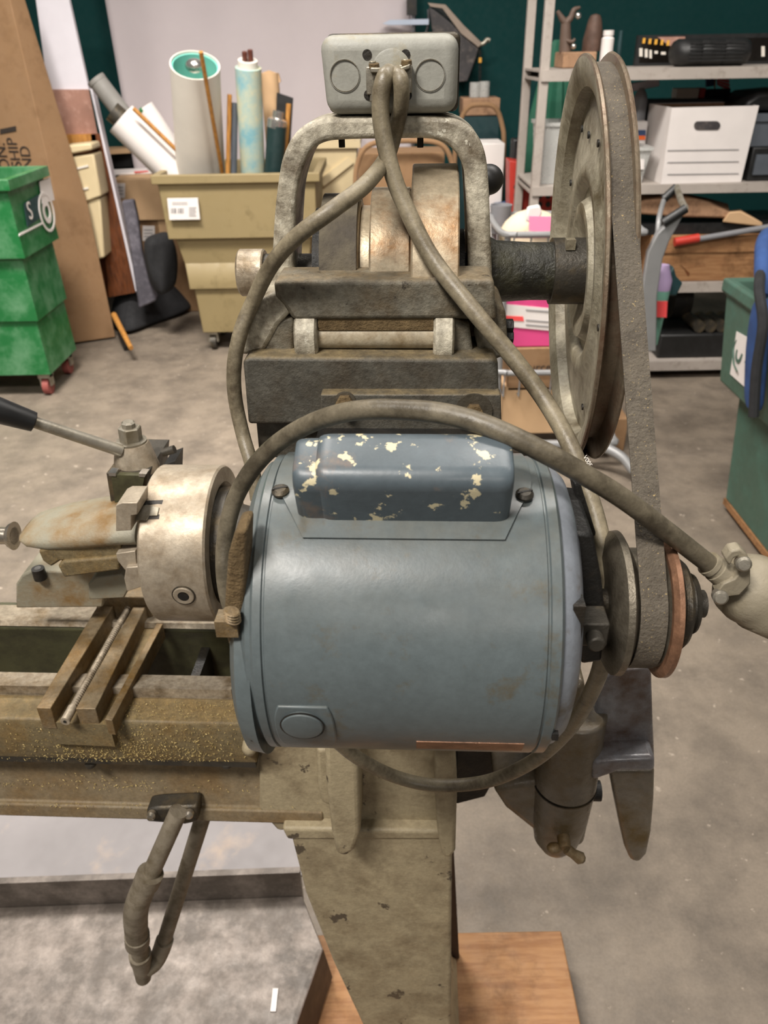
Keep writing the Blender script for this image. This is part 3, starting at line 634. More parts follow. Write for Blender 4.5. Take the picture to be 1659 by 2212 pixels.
def legring(pl, prr, y, v0, v1):
    a, b = M(pl, y, v0), M(prr, y, v0); return [a, b, V((b.x, v1, b.z)), V((a.x, v1, a.z))]
rings = [legring(628, 978, 1806, VL, VL+.17), legring(660, 976, 1930, VL, VL+.19), legring(720, 975, 2080, VL, VL+.21), legring(782, 974, 2212, VL-.002, VL+.23)]
e = rings[-1]; zlow = .104
rings.append([V((e[0].x+.03, VL-.005, .25)), V((e[1].x, VL-.005, .25)), V((e[2].x, VL+.25, .25)), V((e[3].x+.03, VL+.25, .25))])
rings.append([V((e[0].x+.01, VL-.02, .13)), V((e[1].x+.02, VL-.02, .13)), V((e[2].x+.02, VL+.26, .13)), V((e[3].x+.01, VL+.26, .13))])
rings.append([V((e[0].x, VL-.04, zlow)), V((e[1].x+.03, VL-.04, zlow)), V((e[2].x+.03, VL+.27, zlow)), V((e[3].x, VL+.27, zlow))])
bm = nb(); loft(bm, rings); leg = lp('leg', bm, 'leg_paint', bevel=.004, seg=3, label='tapered cast iron leg with chipped tan paint')
bm = nb(); a0 = M(968, 1820, VL); g0 = RMI @ G(985, 2070, .104)
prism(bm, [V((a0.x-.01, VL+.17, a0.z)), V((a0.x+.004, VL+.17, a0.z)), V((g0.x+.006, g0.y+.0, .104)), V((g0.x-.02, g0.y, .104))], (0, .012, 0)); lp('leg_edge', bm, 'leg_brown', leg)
# dark green spacer and bed end behind the column
bm = nb(); pr(bm, [(948, 1600), (985, 1600), (988, 1675), (950, 1675)], VL+.005, .02); pr(bm, [(985, 1600), (1170, 1600), (1180, 1690), (1060, 1700), (1048, 1722), (985, 1738)], VL+.06, .08); lp('bed_end', bm, 'black_iron', bevel=.002)
# ---- gear guard and bracket at the right
VG = .50
bm = nb(); pr(bm, [(1160, 1560), (1210, 1500), (1262, 1470), (1280, 1560), (1284, 1700), (1278, 1760), (1262, 1832), (1210, 1834), (1150, 1796), (1092, 1750), (1062, 1704), (1120, 1690), (1165, 1690)], VG+.03, .07)
gb = lp('gear_bracket', bm, 'boss_paint', bevel=.008, seg=4, label='rounded cast gear bracket')
bm = nb(); c0, c1 = M(1222, 1700, VG+.03), M(1226, 1540, VG+.03)
cyl(bm, V((c0.x, VG+.035, c0.z)), V((c0.x, VG+.035, c1.z)), .031, .029, n=48); lp('bracket_boss', bm, 'boss_paint', gb, bevel=.003)
bm = nb(); cyl(bm, V((c0.x, VG+.035, c0.z-.001)), V((c0.x, VG+.035, c0.z+.0005)), .0316, n=48); lp('boss_seam', bm, 'dark_steel', gb)
bm = nb(); cb_ = M(1222, 1836, VG+.03); lathe(bm, V((c0.x, VG+.036, c0.z)), (0, 0, -1), [(0, .031), ((c0.z-cb_.z)*.5, .029), ((c0.z-cb_.z)*.85, .024), (c0.z-cb_.z, .016)], 40); lp('bracket_nose', bm, 'boss_paint', gb)
p = M(1218, 1800, VG+.008); bm = nb(); cyl(bm, p+V((0, .02, 0)), p+V((0, -.012, -.008)), .0065, n=20); sph(bm, p+V((-.010, -.010, -.010)), .006, 14, (1.3, 1, .9)); 
tube(bm, [p+V((.002, -.012, -.008)), p+V((.009, -.014, -.013)), p+V((.016, -.015, -.018))], [.0055, .005, .0065], 14); sph(bm, p+V((.016, -.015, -.018)), .0055, 12); lp('wing_screw', bm, 'slide_steel', gb)
bm = nb(); pr(bm, [(1292, 1480), (1330, 1446), (1408, 1438), (1412, 1560), (1416, 1660), (1282, 1672), (1284, 1560)], VG+.03, .016); gg = lp('gear_guard', bm, 'guard_paint', bevel=.004, seg=3, label='glossy grey gear guard plate with long tongue')
bm = nb(); pr(bm, [(1278, 1646), (1330, 1640), (1416, 1636), (1416, 1668), (1340, 1668), (1278, 1690)], VG+.008, .05); lp('guard_ledge', bm, 'guard_paint', gg, bevel=.005, seg=4)
bm = nb(); pr(bm, [(1316, 1664), (1416, 1662), (1414, 1730), (1408, 1800), (1398, 1848), (1382, 1866), (1362, 1862), (1350, 1834), (1336, 1770)], VG+.022, .022); lp('guard_tongue', bm, 'boss_paint', gg, bevel=.007, seg=4)
p = M(1290, 1708, VG+.06); bm = nb(); lathe(bm, p+V((-.006, 0, 0)), AX, [(0, .011), (.009, .011), (.0095, .006)], 24); lp('guard_knob', bm, 'black_iron', gg)
# ball handle behind the arch
p = M(1056, 388, .66); bm = nb(); sph(bm, p, .0115, 24); bk = lp('ball_knob', bm, 'black_plastic', label='glossy black ball knob'); 
bm = nb(); cyl(bm, p, p+V((-.05, .02, -.16)), .005, n=14); lp('knob_rod', bm, 'chrome')
# ---- drain pipes
VP = .512
bm = nb(); R_ = .0098
cyl(bm, M(386, 1752, VP+.01), M(318, 1905, VP-.01), R_, n=28)
pipes = lp('drain_pipe', bm, 'pipe_iron', label='drain pipe with elbow hanging under the bed')
bm = nb(); tube(bm, [M(320, 1898, VP-.01), M(306, 1928, VP-.012), M(294, 1965, VP-.011), M(294, 2005, VP-.004), M(298, 2038, VP+.004)], [.0130, .0136, .0140, .0136, .0126], 24); 
a, b = M(325, 1886, VP-.009), M(316, 1908, VP-.011); cyl(bm, a, b, .0146, n=28); a, b = M(296, 2020, VP-.001), M(297, 2036, VP+.003); cyl(bm, a, b, .0146, n=28); lp('pipe_elbow', bm, 'pipe_iron', pipes)
bm = nb(); cyl(bm, M(298, 2030, VP+.004), M(306, 2075, VP+.012), .0108, n=28); cyl(bm, M(303, 2064, VP+.01), M(310, 2112, VP+.016), .0128, .0098, n=28); cyl(bm, M(302, 2060, VP+.009), M(304, 2070, VP+.011), .0136, n=28); lp('pipe_end', bm, 'pipe_iron', pipes)
bm = nb(); cyl(bm, M(452, 1720, VP+.05), M(352, 2040, VP+.03), .0092, n=28); tube(bm, [M(356, 2030, VP+.03), M(346, 2058, VP+.028), M(334, 2078, VP+.022), M(316, 2092, VP+.016)], .0112, 20); lp('drain_pipe', bm, 'pipe_iron', pipes)
bm = nb(); pr(bm, [(316, 1750), (340, 1746), (426, 1742), (428, 1776), (400, 1782), (316, 1776)], VP+.016, .02); lp('pipe_clamp', bm, 'dark_steel', pipes, bevel=.003)
for px, py in ((327, 1764), (408, 1762)):
    p = M(px, py, VP+.010); bm = nb(); lathe(bm, p+V((0, .004, 0)), (0, -1, .3), [(0, .0048), (.005, .0048), (.0075, .003), (.008, .001)], 18); lp('clamp_bolt', bm, 'bright_steel', pipes)
# ---- junction box on the arch
VX = .548
bm = nb(); q = [M(690, 74, VX), M(990, 71, VX), M(988, 247, VX), M(697, 247, VX)]
u0, u1 = M(691, 160, VX).x, M(990, 160, VX).x; z0, z1 = M(840, 248, VX).z, M(840, 73, VX).z
loft(bm, [[V((x, VX+.036, z)) for x, z in ((u0+.003, z0), (u1, z0), (u1, z1), (u0, z1))], [V((x, VX, z)) for x, z in ((u0+.003, z0), (u1, z0), (u1, z1), (u0, z1))]])
jb = lp('junction_box', bm, 'box_paint', bevel=.0085, seg=5, smooth=60, label='grey steel electrical junction box')
bm = nb(); box(bm, (u0+.001, VX+.034, z0-.001), (u1+.0022, VX+.045, z1+.0012)); lp('box_cover', bm, 'dark_steel', jb, bevel=.004, seg=3)
for px, py in ((745, 164), (929, 163)):
    p = M(px, py, VX); ex = M(px+33, py, VX).x-p.x; ez = p.z-M(px, py+36, VX).z
    bm = nb()
    lo = [[p+V((ex*s_*cos(t*2*pi/40), y_, ez*s_*sin(t*2*pi/40))) for t in range(40)] for s_, y_ in ((1.03, .0003), (1.0, -.0006), (.95, -.0004), (.93, .0001))]
    loft(bm, lo, (False, True)); lp('knockout', bm, 'box_paint', jb)
    bm = nb(); lo = [[p+V((ex*s_*cos(t*2*pi/40), y_, ez*s_*sin(t*2*pi/40))) for t in range(40)] for s_, y_ in ((.965, -.0002), (.955, -.0008), (.93, -.0008), (.92, -.0002))]
    loft(bm, lo, (False, False)); lp('knockout_seam', bm, 'casting', jb)
for px, py in ((793, 118), (876, 118), (796, 205), (880, 206)):
    p = M(px, py, VX); bm = nb(); cyl(bm, p+V((0, .002, 0)), p+V((0, -.0004, 0)), .0029, n=20); lp('screw_hole', bm, 'black_iron', jb)
p = M(846, 158, VX); bm = nb(); lathe(bm, p+V((0, .001, .001)), (0, -1, 0), [(0, .0122), (.0016, .0122), (.002, .0115), (.002, .001)], 36); lp('clamp_ring', bm, 'box_paint', jb)
bm = nb()
strip(bm, [M(x, y, VX-.012) for x, y in ((800, 146), (820, 146), (846, 150), (872, 143), (886, 138))], [M(x, y, VX-.012) for x, y in ((800, 157), (822, 158), (846, 158), (872, 153), (886, 148))], (0, .012, 0))
for px, py in ((806, 180), (876, 176)):
    q = M(px, py, VX-.004); box(bm, q-V((.004, .004, .006)), q+V((.004, .005, .009))); cyl(bm, q+V((0, -.002, -.010)), q+V((0, -.002, .012)), .0022, n=12)
cl = lp('cable_clamp', bm, 'zinc', jb, bevel=.0006)
for px, py in ((808, 147), (878, 140)):
    q = M(px, py, VX-.006); bm = nb(); lathe(bm, q, (0, -.2, 1), [(0, .0035), (.0025, .0032), (.003, .001)], 14); lp('clamp_screw', bm, 'dust_fuzz', jb)

# ================================================================== power cables
def cable(name, label, pts, r, m):
    bm = nb(); tube(bm, [M(x, y, v) for x, y, v in pts], r, 20, 8); return tag(obj(name, bm, m, None, RM4, smooth=80), label, 'cable')
RCB = .0055
cable('power_cable', 'thick grey cable from junction box down past the motor right end and looping under it',
      [(842, 158, .541), (830, 172, .534), (822, 215, .532), (826, 280, .530), (848, 375, .525), (880, 455, .518), (935, 560, .505), (1030, 680, .482), (1110, 775, .468), (1180, 870, .452), (1235, 970, .425), (1282, 1100, .40), (1304, 1200, .38), (1314, 1300, .37), (1308, 1390, .37), (1284, 1480, .38), (1228, 1575, .40), (1150, 1645, .42), (1050, 1688, .435), (940, 1696, .44), (850, 1676, .44), (770, 1635, .43), (715, 1590, .42)], RCB, 'cable_rubber')
cable('power_cable', 'thinner grey cable from junction box across the cone pulley and down the left of frame',
      [(856, 160, .541), (866, 176, .533), (866, 225, .536), (852, 290, .548), (835, 340, .540), (790, 398, .50), (720, 452, .478), (640, 512, .478), (585, 575, .49), (545, 655, .50), (519, 720, .496), (506, 790, .492), (508, 860, .49), (525, 940, .485), (545, 1010, .47), (556, 1080, .46)], .0050, 'cable_rubber')
tb = bpy.data.objects['power_cable']
o = cable('power_cable', 'dark cable with beige connector arching over the motor and round its left end',
      [(1600, 1262, .36), (1545, 1228, .36), (1450, 1155, .35), (1350, 1080, .342), (1270, 1030, .338), (1190, 985, .336), (1110, 945, .338), (1030, 912, .345), (950, 892, .352), (870, 885, .36), (790, 885, .368), (720, 897, .378), (650, 925, .39), (590, 965, .40), (540, 1020, .405), (505, 1085, .405), (487, 1160, .40), (484, 1230, .392), (492, 1290, .388), (510, 1340, .39)], .0053, 'cable_dark')
bm = nb(); a, b = M(1532, 1218, .36), M(1556, 1236, .36); n = (b-a).normalized()
lathe(bm, a-n*.001, n, [(0, .0052), (0, .0070), (.003, .0072), (.0032, .0064), (.006, .0066), (.0062, .0074), (.012, .0078), (.016, .0084)], 32)
cn = obj('connector_clamp', bm, 'plug_beige', o, RM4, label='beige connector clamp')
p = M(1592, 1196, .352); q = M(1610, 1222, .35); s = M(1558, 1288, .352)
bm = nb(); 
strip(bm, [M(x, y, .350) for x, y in ((1566, 1208), (1580, 1190), (1600, 1186), (1616, 1200), (1622, 1225), (1622, 1262), (1600, 1286), (1570, 1290))], [M(x, y, .350) for x, y in ((1576, 1224), (1584, 1208), (1592, 1204), (1600, 1212), (1600, 1235), (1586, 1252), (1562, 1262), (1546, 1284))], (0, .008, 0))
obj('strap', bm, 'plug_beige', o, RM4, bevel=.0012)
for px, py in ((1606, 1218), (1556, 1290)):
    q = M(px, py, .348); bm = nb(); lathe(bm, q, (-.2, -1, .3), [(-.004, .0042), (.001, .0042), (.0024, .003), (.0025, .001)], 18); obj('strap_screw', bm, 'zinc', o, RM4)
bm = nb(); a = M(1572, 1250, .368); b = M(1700, 1310, .375); n = (b-a).normalized()
lathe(bm, a, n, [(0, .008), (.0015, .012), (.008, .0185), (.016, .021), (.026, .0215), (.027, .0225), (.05, .0225)], 40); obj('plug_body', bm, 'plug_beige', o, RM4, smooth=50, label='beige plug body')
pA, pB = M(1252, 983, .408), M(1268, 1010, .402)
text('cable_print', '300V', .0034, (pA+pB)/2+V((.0012, -.0052, .0028)), (pA-pB), V((.9, 0, .4)), 'paper_cream', bpy.data.objects['power_cable'], RM4, .0001)

# brass shavings
bm = nb(); rnd = random.Random(3)
def shaving(c, s):
    a = V((rnd.uniform(-1, 1), rnd.uniform(-1, 1), rnd.uniform(-1, 1))).normalized(); b = a.orthogonal().normalized()
    vs = [bm.verts.new(c+a*s*x+b*s*y) for x, y in ((-1, -.25), (1, -.2), (.8, .3), (-.7, .25))]; bm.faces.new(vs)
    t = bm.verts.new(c+a.cross(b)*s*.3); 
    for i in range(4): bm.faces.new((vs[i], vs[(i+1) % 4], t))
for k in range(1500):
    px = rnd.gauss(270, 130); 
    if not -20 < px < 540: continue
    v_ = .5268; py = 1645-abs(rnd.gauss(0, 38)) if rnd.random() < .75 else rnd.uniform(1562, 1640)
    if py < 1563: continue
    shaving(M(px, py, v_), rnd.uniform(.0005, .0012))
for k in range(700):
    px = rnd.uniform(-20, 330) if rnd.random() < .8 else rnd.uniform(300, 690); py = rnd.gauss(1712, 18)
    shaving(M(px, py, .5495 if py < 1735 else .539), rnd.uniform(.0005, .0013))
for k in range(300):
    t = rnd.random(); shaving(MZ(rnd.uniform(250, 520), rnd.uniform(1515, 1550), zl(1530, .545)+.002), rnd.uniform(.0004, .0009))
tag(obj('brass_shavings', bm, 'brass', None, RM4), 'golden brass shavings sprinkled over the saddle and bed', 'metal shavings', kind='stuff')

# ================================================================== under the lathe
bm = nb(); q = [G(1212, 2010, .1), G(1232, 2240, .1)]
box(bm, (.14-.30, .15, 0), (q[0].x, q[0].y, .1)); tag(obj('timber_skid', bm, 'timber', None, bevel=.003), 'orange-brown timber block under the lathe leg on the floor', 'timber')
# chip tray: scratched pan with a raised far lip
TZ = .2; fr = G(653, 1935, TZ); nr = G(698, 2050, TZ); b2 = G(632, 2240, TZ)
lipz = .2+.07
bm = nb()
pan = [V((-1.6, fr.y-.03, TZ)), V((fr.x, fr.y, TZ)), V((nr.x, nr.y, TZ)), V((b2.x, b2.y, TZ)), V((b2.x-.03, .2, TZ)), V((-1.6, .2, TZ))]
prism(bm, pan, (0, 0, -.03))
box(bm, (-1.5, .3, .1005), (-.25, fr.y-.06, TZ-.028))
tray = obj('chip_tray', bm, 'tray_steel', None, bevel=.002); tag(tray, 'scratched grey steel chip tray on the floor below the bed', 'tray')
bm = nb(); prism(bm, [V((-1.6, fr.y-.03, TZ-.03)), V((-1.6, fr.y-.03, lipz)), V((fr.x, fr.y, lipz)), V((fr.x, fr.y, TZ-.03))], (0, .012, 0))
obj('tray_lip', bm, 'tray_steel', tray)
bm = nb(); prism(bm, [nr+V((0, 0, .0)), b2, b2+V((.012, 0, -.09)), nr+V((.012, 0, -.09))], (-.01, 0, 0)); obj('tray_side', bm, 'leg_brown', tray)
bm = nb(); prism(bm, [V((-1.5, .32, 0)), V((-.22, .32, 0)), V((-.22, .38, 0)), V((-1.5, .38, 0))], (0, 0, .1)); prism(bm, [V((-1.5, .7, 0)), V((-.22, .7, 0)), V((-.22, .76, 0)), V((-1.5, .76, 0))], (0, 0, .1)); obj('tray_runner', bm, 'dark_wood', tray)
bm = nb(); c = G(592, 2160, TZ+.002); box(bm, c+V((-.004, -.018, -.0015)), c+V((.005, .018, .001))); tag(obj('paper_scrap', bm, 'white_paper', None), 'small white paper scrap lying on the chip tray', 'scrap')
bm = nb(); prism(bm, [G(-200, 1700, .004), G(720, 1700, .004), G(660, 1890, .004), G(-200, 1915, .004)], (0, 0, -.0035)); tag(obj('floor_board', bm, 'stained_floor', None), 'pale rust-stained sheet on the floor behind the chip tray', 'sheet')

# ================================================================== background: left
TB = 4.4
TZB = tz = [.115, P(400, 630, TB).z, P(372, 515, TB).z, P(335, 400, TB).z, P(335, 378, TB).z]
def bin_(name, label, x0, x1, y0, y1, m, inner, group=None, step=(.05, .022), taper=.012, hs=1.0):
    tz = [q*hs for q in TZB]
    t = thing(name, label, 'bin', ((x0+x1)/2, (y0+y1)/2, 0), group)
    def rect(o, z): return [V((x0-o, y0-o, z)), V((x1+o, y0-o, z)), V((x1+o, y1+o, z)), V((x0-o, y1+o, z))]
    g = taper; s1_, s2_ = step
    prof = [(-s1_-s2_-3*g, tz[0]), (-s1_-s2_-2*g, tz[1]-.012), (-s1_-s2_-2*g+.012, tz[1]-.008), (-s1_-2*g, tz[1]-.008), (-s1_-2*g, tz[1]), (-s1_-g, tz[2]-.012), (-s1_-g, tz[2]-.008), (-g, tz[2]-.008), (-g, tz[2]), (-.002, tz[3]), (.004, tz[3]+.004), (.024, tz[3]+.006), (.024, tz[4]), (-.012, tz[4])]
    prof += [(-g-.03, tz[2]), (-g-s1_-.03, tz[1]), (-s1_-s2_-3*g-.02, tz[0]+.02)]
    bm = nb(); loft(bm, [rect(o, z) for o, z in prof]); obj('bin_body', bm, m, t, bevel=.006, smooth=40)
    o = s1_+s2_+3*g+.05
    for cx in (x0+o, x1-o):
        for cy in (y0+o, y1-o):
            bm = nb(); cyl(bm, (cx-.016, cy, .045), (cx+.016, cy, .045), .045, n=20); cs_ = obj('caster', bm, 'caster_red' if inner else 'dark_steel', t)
            bm = nb(); box(bm, (cx-.03, cy-.02, .05), (cx-.02, cy+.02, .125)); box(bm, (cx+.02, cy-.02, .05), (cx+.03, cy+.02, .125)); box(bm, (cx-.03, cy-.03, .095), (cx+.03, cy+.03, .125)); obj('caster_fork', bm, 'zinc', t)
    return t
bx0 = P(343, 420, TB).x; bx1 = bx0+.84
tanb = bin_('wheeled_bin', 'tan stepped plastic wheeled bin holding rolled maps and papers', bx0, bx1, TB, TB+.62, 'tan_plastic', False)
bm = nb(); q = [P(x, y, TB-.02) for x, y in ((361, 429), (427, 428), (432, 474), (366, 475))]; prism(bm, q, (0, .012, 0)); lb = obj('bin_label', bm, 'white_paper', tanb)
bm = nb()
for k, x in enumerate((369, 372, 376, 379, 384, 388, 391, 394)): prism(bm, [P(x, 450, TB-.0215), P(x+1.6+(k % 3), 450, TB-.0215), P(x+1.6+(k % 3), 461, TB-.0215), P(x, 461, TB-.0215)], (0, .001, 0))
for y in (437, 441): prism(bm, [P(372, y, TB-.0215), P(405, y, TB-.0215), P(405, y+1.2, TB-.0215), P(372, y+1.2, TB-.0215)], (0, .001, 0))
for k in range(5): prism(bm, [P(408, 448+k*4.4, TB-.0215), P(424-2*(k % 2), 448+k*4.4, TB-.0215), P(424-2*(k % 2), 450+k*4.4, TB-.0215), P(408, 450+k*4.4, TB-.0215)], (0, .001, 0))
obj('barcode', bm, 'grey_print', lb)
grt = P(101, 358, 4.27); grx = grt.x-.02-.16
greenb = bin_('wheeled_bin', 'green stepped plastic wheeled bin with white logo stickers at left edge', grx-.86+.16, grx+.16, 3.80, 4.25, 'green_plastic', True, step=(.028, .014), taper=-.006, hs=grt.z/tz[4])
def onx(px, py, X):
    d = ray(px, py); t = (X-CO.x)/d.x; return CO+d*t
GX = grx+.16+.009
def sticker(name, poly, m, dx=.0, par=None, ext=.003):
    bm = nb(); prism(bm, [onx(x, y, GX+dx) for x, y in poly], (-ext, 0, 0)); return obj(name, bm, m, par or greenb)
sticker('paper_label', [(86, 392), (108, 382), (118, 432), (92, 440)], 'white_paper', .002)
sticker('logo_patch', [(52, 440), (84, 420), (88, 470), (60, 490)], 'dark_teal', .001)
c = onx(64, 457, GX+.002); text('logo_letter', 'S', .115, c+V((.002, 0, 0)), (0, 1, 0), (0, 0, 1), 'white_paper', greenb)
c = onx(101, 458, GX+.001)
bm = nb(); loft(bm, [[c+V((dx, ry*cos(t*2*pi/40), rz*sin(t*2*pi/40))) for t in range(40)] for dx, ry, rz in ((0, .095, .095), (.003, .095, .095), (.003, .082, .082), (0, .082, .082))], (False, False)); obj('logo_ring', bm, 'white_paper', greenb)
bm = nb(); loft(bm, [[c+V((dx, ry*cos(t*2*pi/30), rz*sin(t*2*pi/30))) for t in range(30)] for dx, ry, rz in ((.003, .05, .055), (.003, .03, .03), (0, .03, .03), (0, .05, .055))], (False, False)); obj('logo_ring', bm, 'white_paper', greenb)
sticker('logo_line', [(42, 505), (92, 480), (92, 484), (42, 510)], 'white_paper', .001)

# leaning cardboard pack
CY = 4.66
bm = nb(); loft(bm, [[P(-150, 744, CY), P(152, 742, CY), P(250, 728, CY+.12), P(-150, 725, CY+.3)], [P(-250, 440, CY), P(125, 440, CY), P(190, 440, CY+.12), P(-200, 430, CY+.3)], [P(-350, -60, CY), P(8, -60, CY), P(36, -60, CY+.12), P(-300, -60, CY+.3)]])
cb = obj('cardboard_pack', bm, 'cardboard', None, bevel=.004); tag(cb, 'tall flat cardboard pack with black shipping print leaning behind green bin', 'cardboard')
ex, ey = (P(25, 304, CY)-P(36, 356, CY)), (P(0, 330, CY)-P(40, 322, CY))
dcard = V((0, -.004, 0))
for s_, px, py, sz in (('ON.', 7, 338, .078), ('SHIP', 32, 330, .078), ('ND', 58, 340, .078)):
    text('print', s_, sz, P(px, py, CY)+dcard, ex, ey, 'ink', cb)
bm = nb(); prism(bm, [P(x, y, CY-.004) for x, y in ((0, 279), (34, 272), (35, 283), (0, 290))], (0, .004, 0)); obj('print_bar', bm, 'ink', cb)
# easel-like leg
bm = nb(); tube(bm, [P(246, 680, CY+.02), G(283, 752, .09)], [.018, .014], 10); e1 = obj('furniture_leg', bm, 'stick_wood', None); tag(e1, 'thin wooden strut with black foot beside the cardboard pack', 'strut')
bm = nb(); tube(bm, [P(258, 720, CY+.02), G(275, 760, .0)+V((0, .02, .01))], [.016, .024], 10); obj('foot', bm, 'black_plastic', e1)
# leaning board and wooden frame
BY = 5.05
bm = nb(); prw(bm, [(72, -40), (140, -40), (192, 195), (104, 196)], BY, .03); tag(obj('leaning_board', bm, 'white_board', None), 'tall white panel leaning in front of the teal wall', 'panel')
bm = nb(); loft(bm, [[P(x, y, BY-.02) for x, y in ((104, 193), (192, 193), (212, 296), (128, 300))], [P(x, y, BY+.04) for x, y in ((104, 193), (192, 193), (212, 296), (128, 300))]]); tag(obj('suede_panel', bm, 'reddish_board', None), 'reddish brown suede-like panel below the white panel', 'panel')
FY = 4.98
fr_ = thing('wooden_frame', 'large dark wooden frame with pale edge leaning beside cardboard pack', 'frame', G(240, 668, 0)+V((0, .1, 0)))
bm = nb(); prw(bm, [(128, 292), (206, 290), (209, 312), (130, 314)], FY, .05); obj('rail', bm, 'stick_wood', fr_)
bm = nb(); prw(bm, [(196, 290), (220, 290), (292, 632), (236, 642)], FY, .05); obj('stile', bm, 'dark_wood', fr_)
bm = nb(); prw(bm, [(192, 180), (196, 178), (298, 626), (293, 630)], FY-.01, .06); obj('pale_edge', bm, 'white_board', fr_)
bm = nb(); prw(bm, [(130, 312), (206, 310), (244, 640), (180, 650)], FY+.035, .012); obj('back_panel', bm, 'dark_wood', fr_)
BS = 4.80
for k, (poly, m, lab) in enumerate((([(170, 432), (216, 428), (226, 556), (190, 568)], 'beige_plastic', 'lower beige plastic bin in the nested stack behind cardboard'), ([(140, 340), (202, 332), (219, 424), (160, 446)], 'beige_plastic', 'upper beige plastic bin with slots in the nested stack'), ([(132, 316), (196, 309), (200, 324), (140, 336)], 'beige_plastic', 'beige plastic lid on top of the nested bins'))):
    t = nb(); prw(t, poly, BS+.02*(2-k), .16); o = obj(('storage_bin', 'storage_bin', 'bin_lid')[k], t, m, None, bevel=.01); tag(o, lab, ('bin', 'bin', 'lid')[k])
    if k == 1:
        t = nb()
        for yy in (362, 410): prw(t, [(166, yy), (190, yy-6), (191, yy-2), (167, yy+4)], BS+.012, .01)
        obj('slot', t, 'paper_cream', o)
# clutter behind: cartons, cloths
CB = 5.35
def carton(name, label, x0, y0, x1, y1, Y, d, m='cardboard', z0=None, tape=True, cat='box', lab=None, bev=.006):
    bm = nb(); a, b, zb, zt_ = pxbox(bm, x0, y0, x1, y1, Y, d, z0); o = obj(name, bm, m, None, bevel=bev); tag(o, label, cat)
    if tape:
        bm = nb(); xm = (a+b)/2; box(bm, (xm-.03, Y-.002, zt_-.09), (xm+.03, Y+d*.9, zt_+.002)); obj('tape', bm, 'cardboard_pale', o)
        bm = nb(); box(bm, (a+.01, Y+d*.49, zt_-.001), (b-.01, Y+d*.51, zt_+.0015)); obj('flap_seam', bm, 'ink', o)
    if lab:
        bm = nb(); q = [P(x, y, Y-.003) for x, y in ((lab[0], lab[1]), (lab[2], lab[1]), (lab[2], lab[3]), (lab[0], lab[3]))]; prism(bm, q, (0, .003, 0)); l_ = obj('paper_label', bm, 'white_paper', o)
        bm = nb()
        for k in range(3):
            t = lab[1]+(lab[3]-lab[1])*(.25+.22*k); prism(bm, [P(lab[0]+3, t, Y-.0045), P(lab[2]-4, t, Y-.0045), P(lab[2]-4, t+2, Y-.0045), P(lab[0]+3, t+2, Y-.0045)], (0, .001, 0))
        obj('label_print', bm, 'grey_print', l_)
    return o, (a, b, zb, zt_)
zc1 = P(300, 470, CB).z
o, r1 = carton('carton', 'lower cardboard carton with white label behind the tan bin', 300, 475, 420, 600, CB, .4, z0=0, lab=(308, 488, 334, 520))
o, r2 = carton('carton', 'upper cardboard carton with small label behind the tan bin', 246, 386, 430, 470, CB-.03, .45, 'cardboard_pale', z0=r1[3]+.003, lab=(252, 396, 270, 428))
zt2 = r2[3]
def slab(name, label, cat, px, py, sx, sy, sz, rot, m, z):
    c = G(px, py, z); bm = nb(); R_ = Matrix.Rotation(radians(rot), 4, 'Z'); prism(bm, [c+(R_ @ V((a*sx/2, b*sy/2, 0))) for a, b in ((-1, -1), (1, -1), (1, 1), (-1, 1))], (0, 0, sz)); return tag(obj(name, bm, m, None, bevel=.002), label, cat)
slab('paper_sheaf', 'white paper sheaf with red print on the upper carton', 'papers', 300, 372, .36, .22, .012, 12, 'white_paper', zt2+.002)
slab('red_card', 'small red card lying on the paper sheaf', 'card', 305, 371, .09, .05, .002, 20, 'red_paper', zt2+.015)
slab('book', 'pale orange-edged book leaning atop the papers at left', 'book', 245, 330, .26, .2, .03, 25, 'cardboard_pale', zt2+.097)
slab('open_book', 'open white book on the pile above the upper carton', 'book', 292, 350, .3, .2, .05, -25, 'white_paper', zt2+.003)
bm = nb(); c = G(256, 355, zt2+.02); box(bm, c+V((-.14, -.03, -.018)), c+V((.14, .12, .075))); tag(obj('black_case', bm, 'black_plastic', None, bevel=.004), 'flat black case among papers on the upper carton', 'case')
def cloth(name, label, pts, Y, thick, m, cat='cloth', n=9):
    bm = nb(); rings = []; r_ = random.Random(len(label)); N_ = 18
    for px, py, w_, hgt in pts:
        c = P(px, py, Y); k = c.length/F*.95
        rings.append([c+V((w_*k*cos(2*pi*i/N_)*(1+.16*r_.uniform(-1, 1)), thick*sin(2*pi*i/N_)*(1+.3*r_.uniform(-1, 1)), hgt*k*r_.uniform(-.4, .4))) for i in range(N_)])
    loft(bm, rings); return tag(obj(name, bm, m, None, subsurf=1, smooth=80), label, cat)
bm = nb(); loft(bm, [[P(x, y, 4.86) for x, y in ((262, 434), (288, 430), (297, 470), (306, 540), (322, 610), (338, 650), (300, 668), (290, 600), (278, 520), (268, 470))], [P(x, y, 4.96) for x, y in ((264, 432), (292, 428), (301, 470), (310, 540), (326, 605), (344, 640), (302, 655), (292, 600), (280, 520), (270, 470))]]); tag(obj('quilted_cloth', bm, 'grey_cloth', None, bevel=.015, seg=3), 'grey quilted cloth hanging down by the wooden frame', 'cloth')
cloth('black_cushion', 'black fabric cushion wedged between carton and tan bin', [(342, 506, 22, 6), (345, 520, 32, 8), (347, 550, 34, 8), (352, 590, 30, 6), (356, 618, 24, 5), (357, 630, 10, 3)], 4.75, .12, 'black_cloth', 'cushion')
bm = nb()
hp = [(236, 712), (250, 668), (290, 648), (340, 636), (400, 640), (424, 664), (404, 684), (350, 700), (300, 722), (270, 734)]
base = [G(x, y, .0) for x, y in hp]; cen = sum(base, V())/len(base); r_ = random.Random(5); rings = []
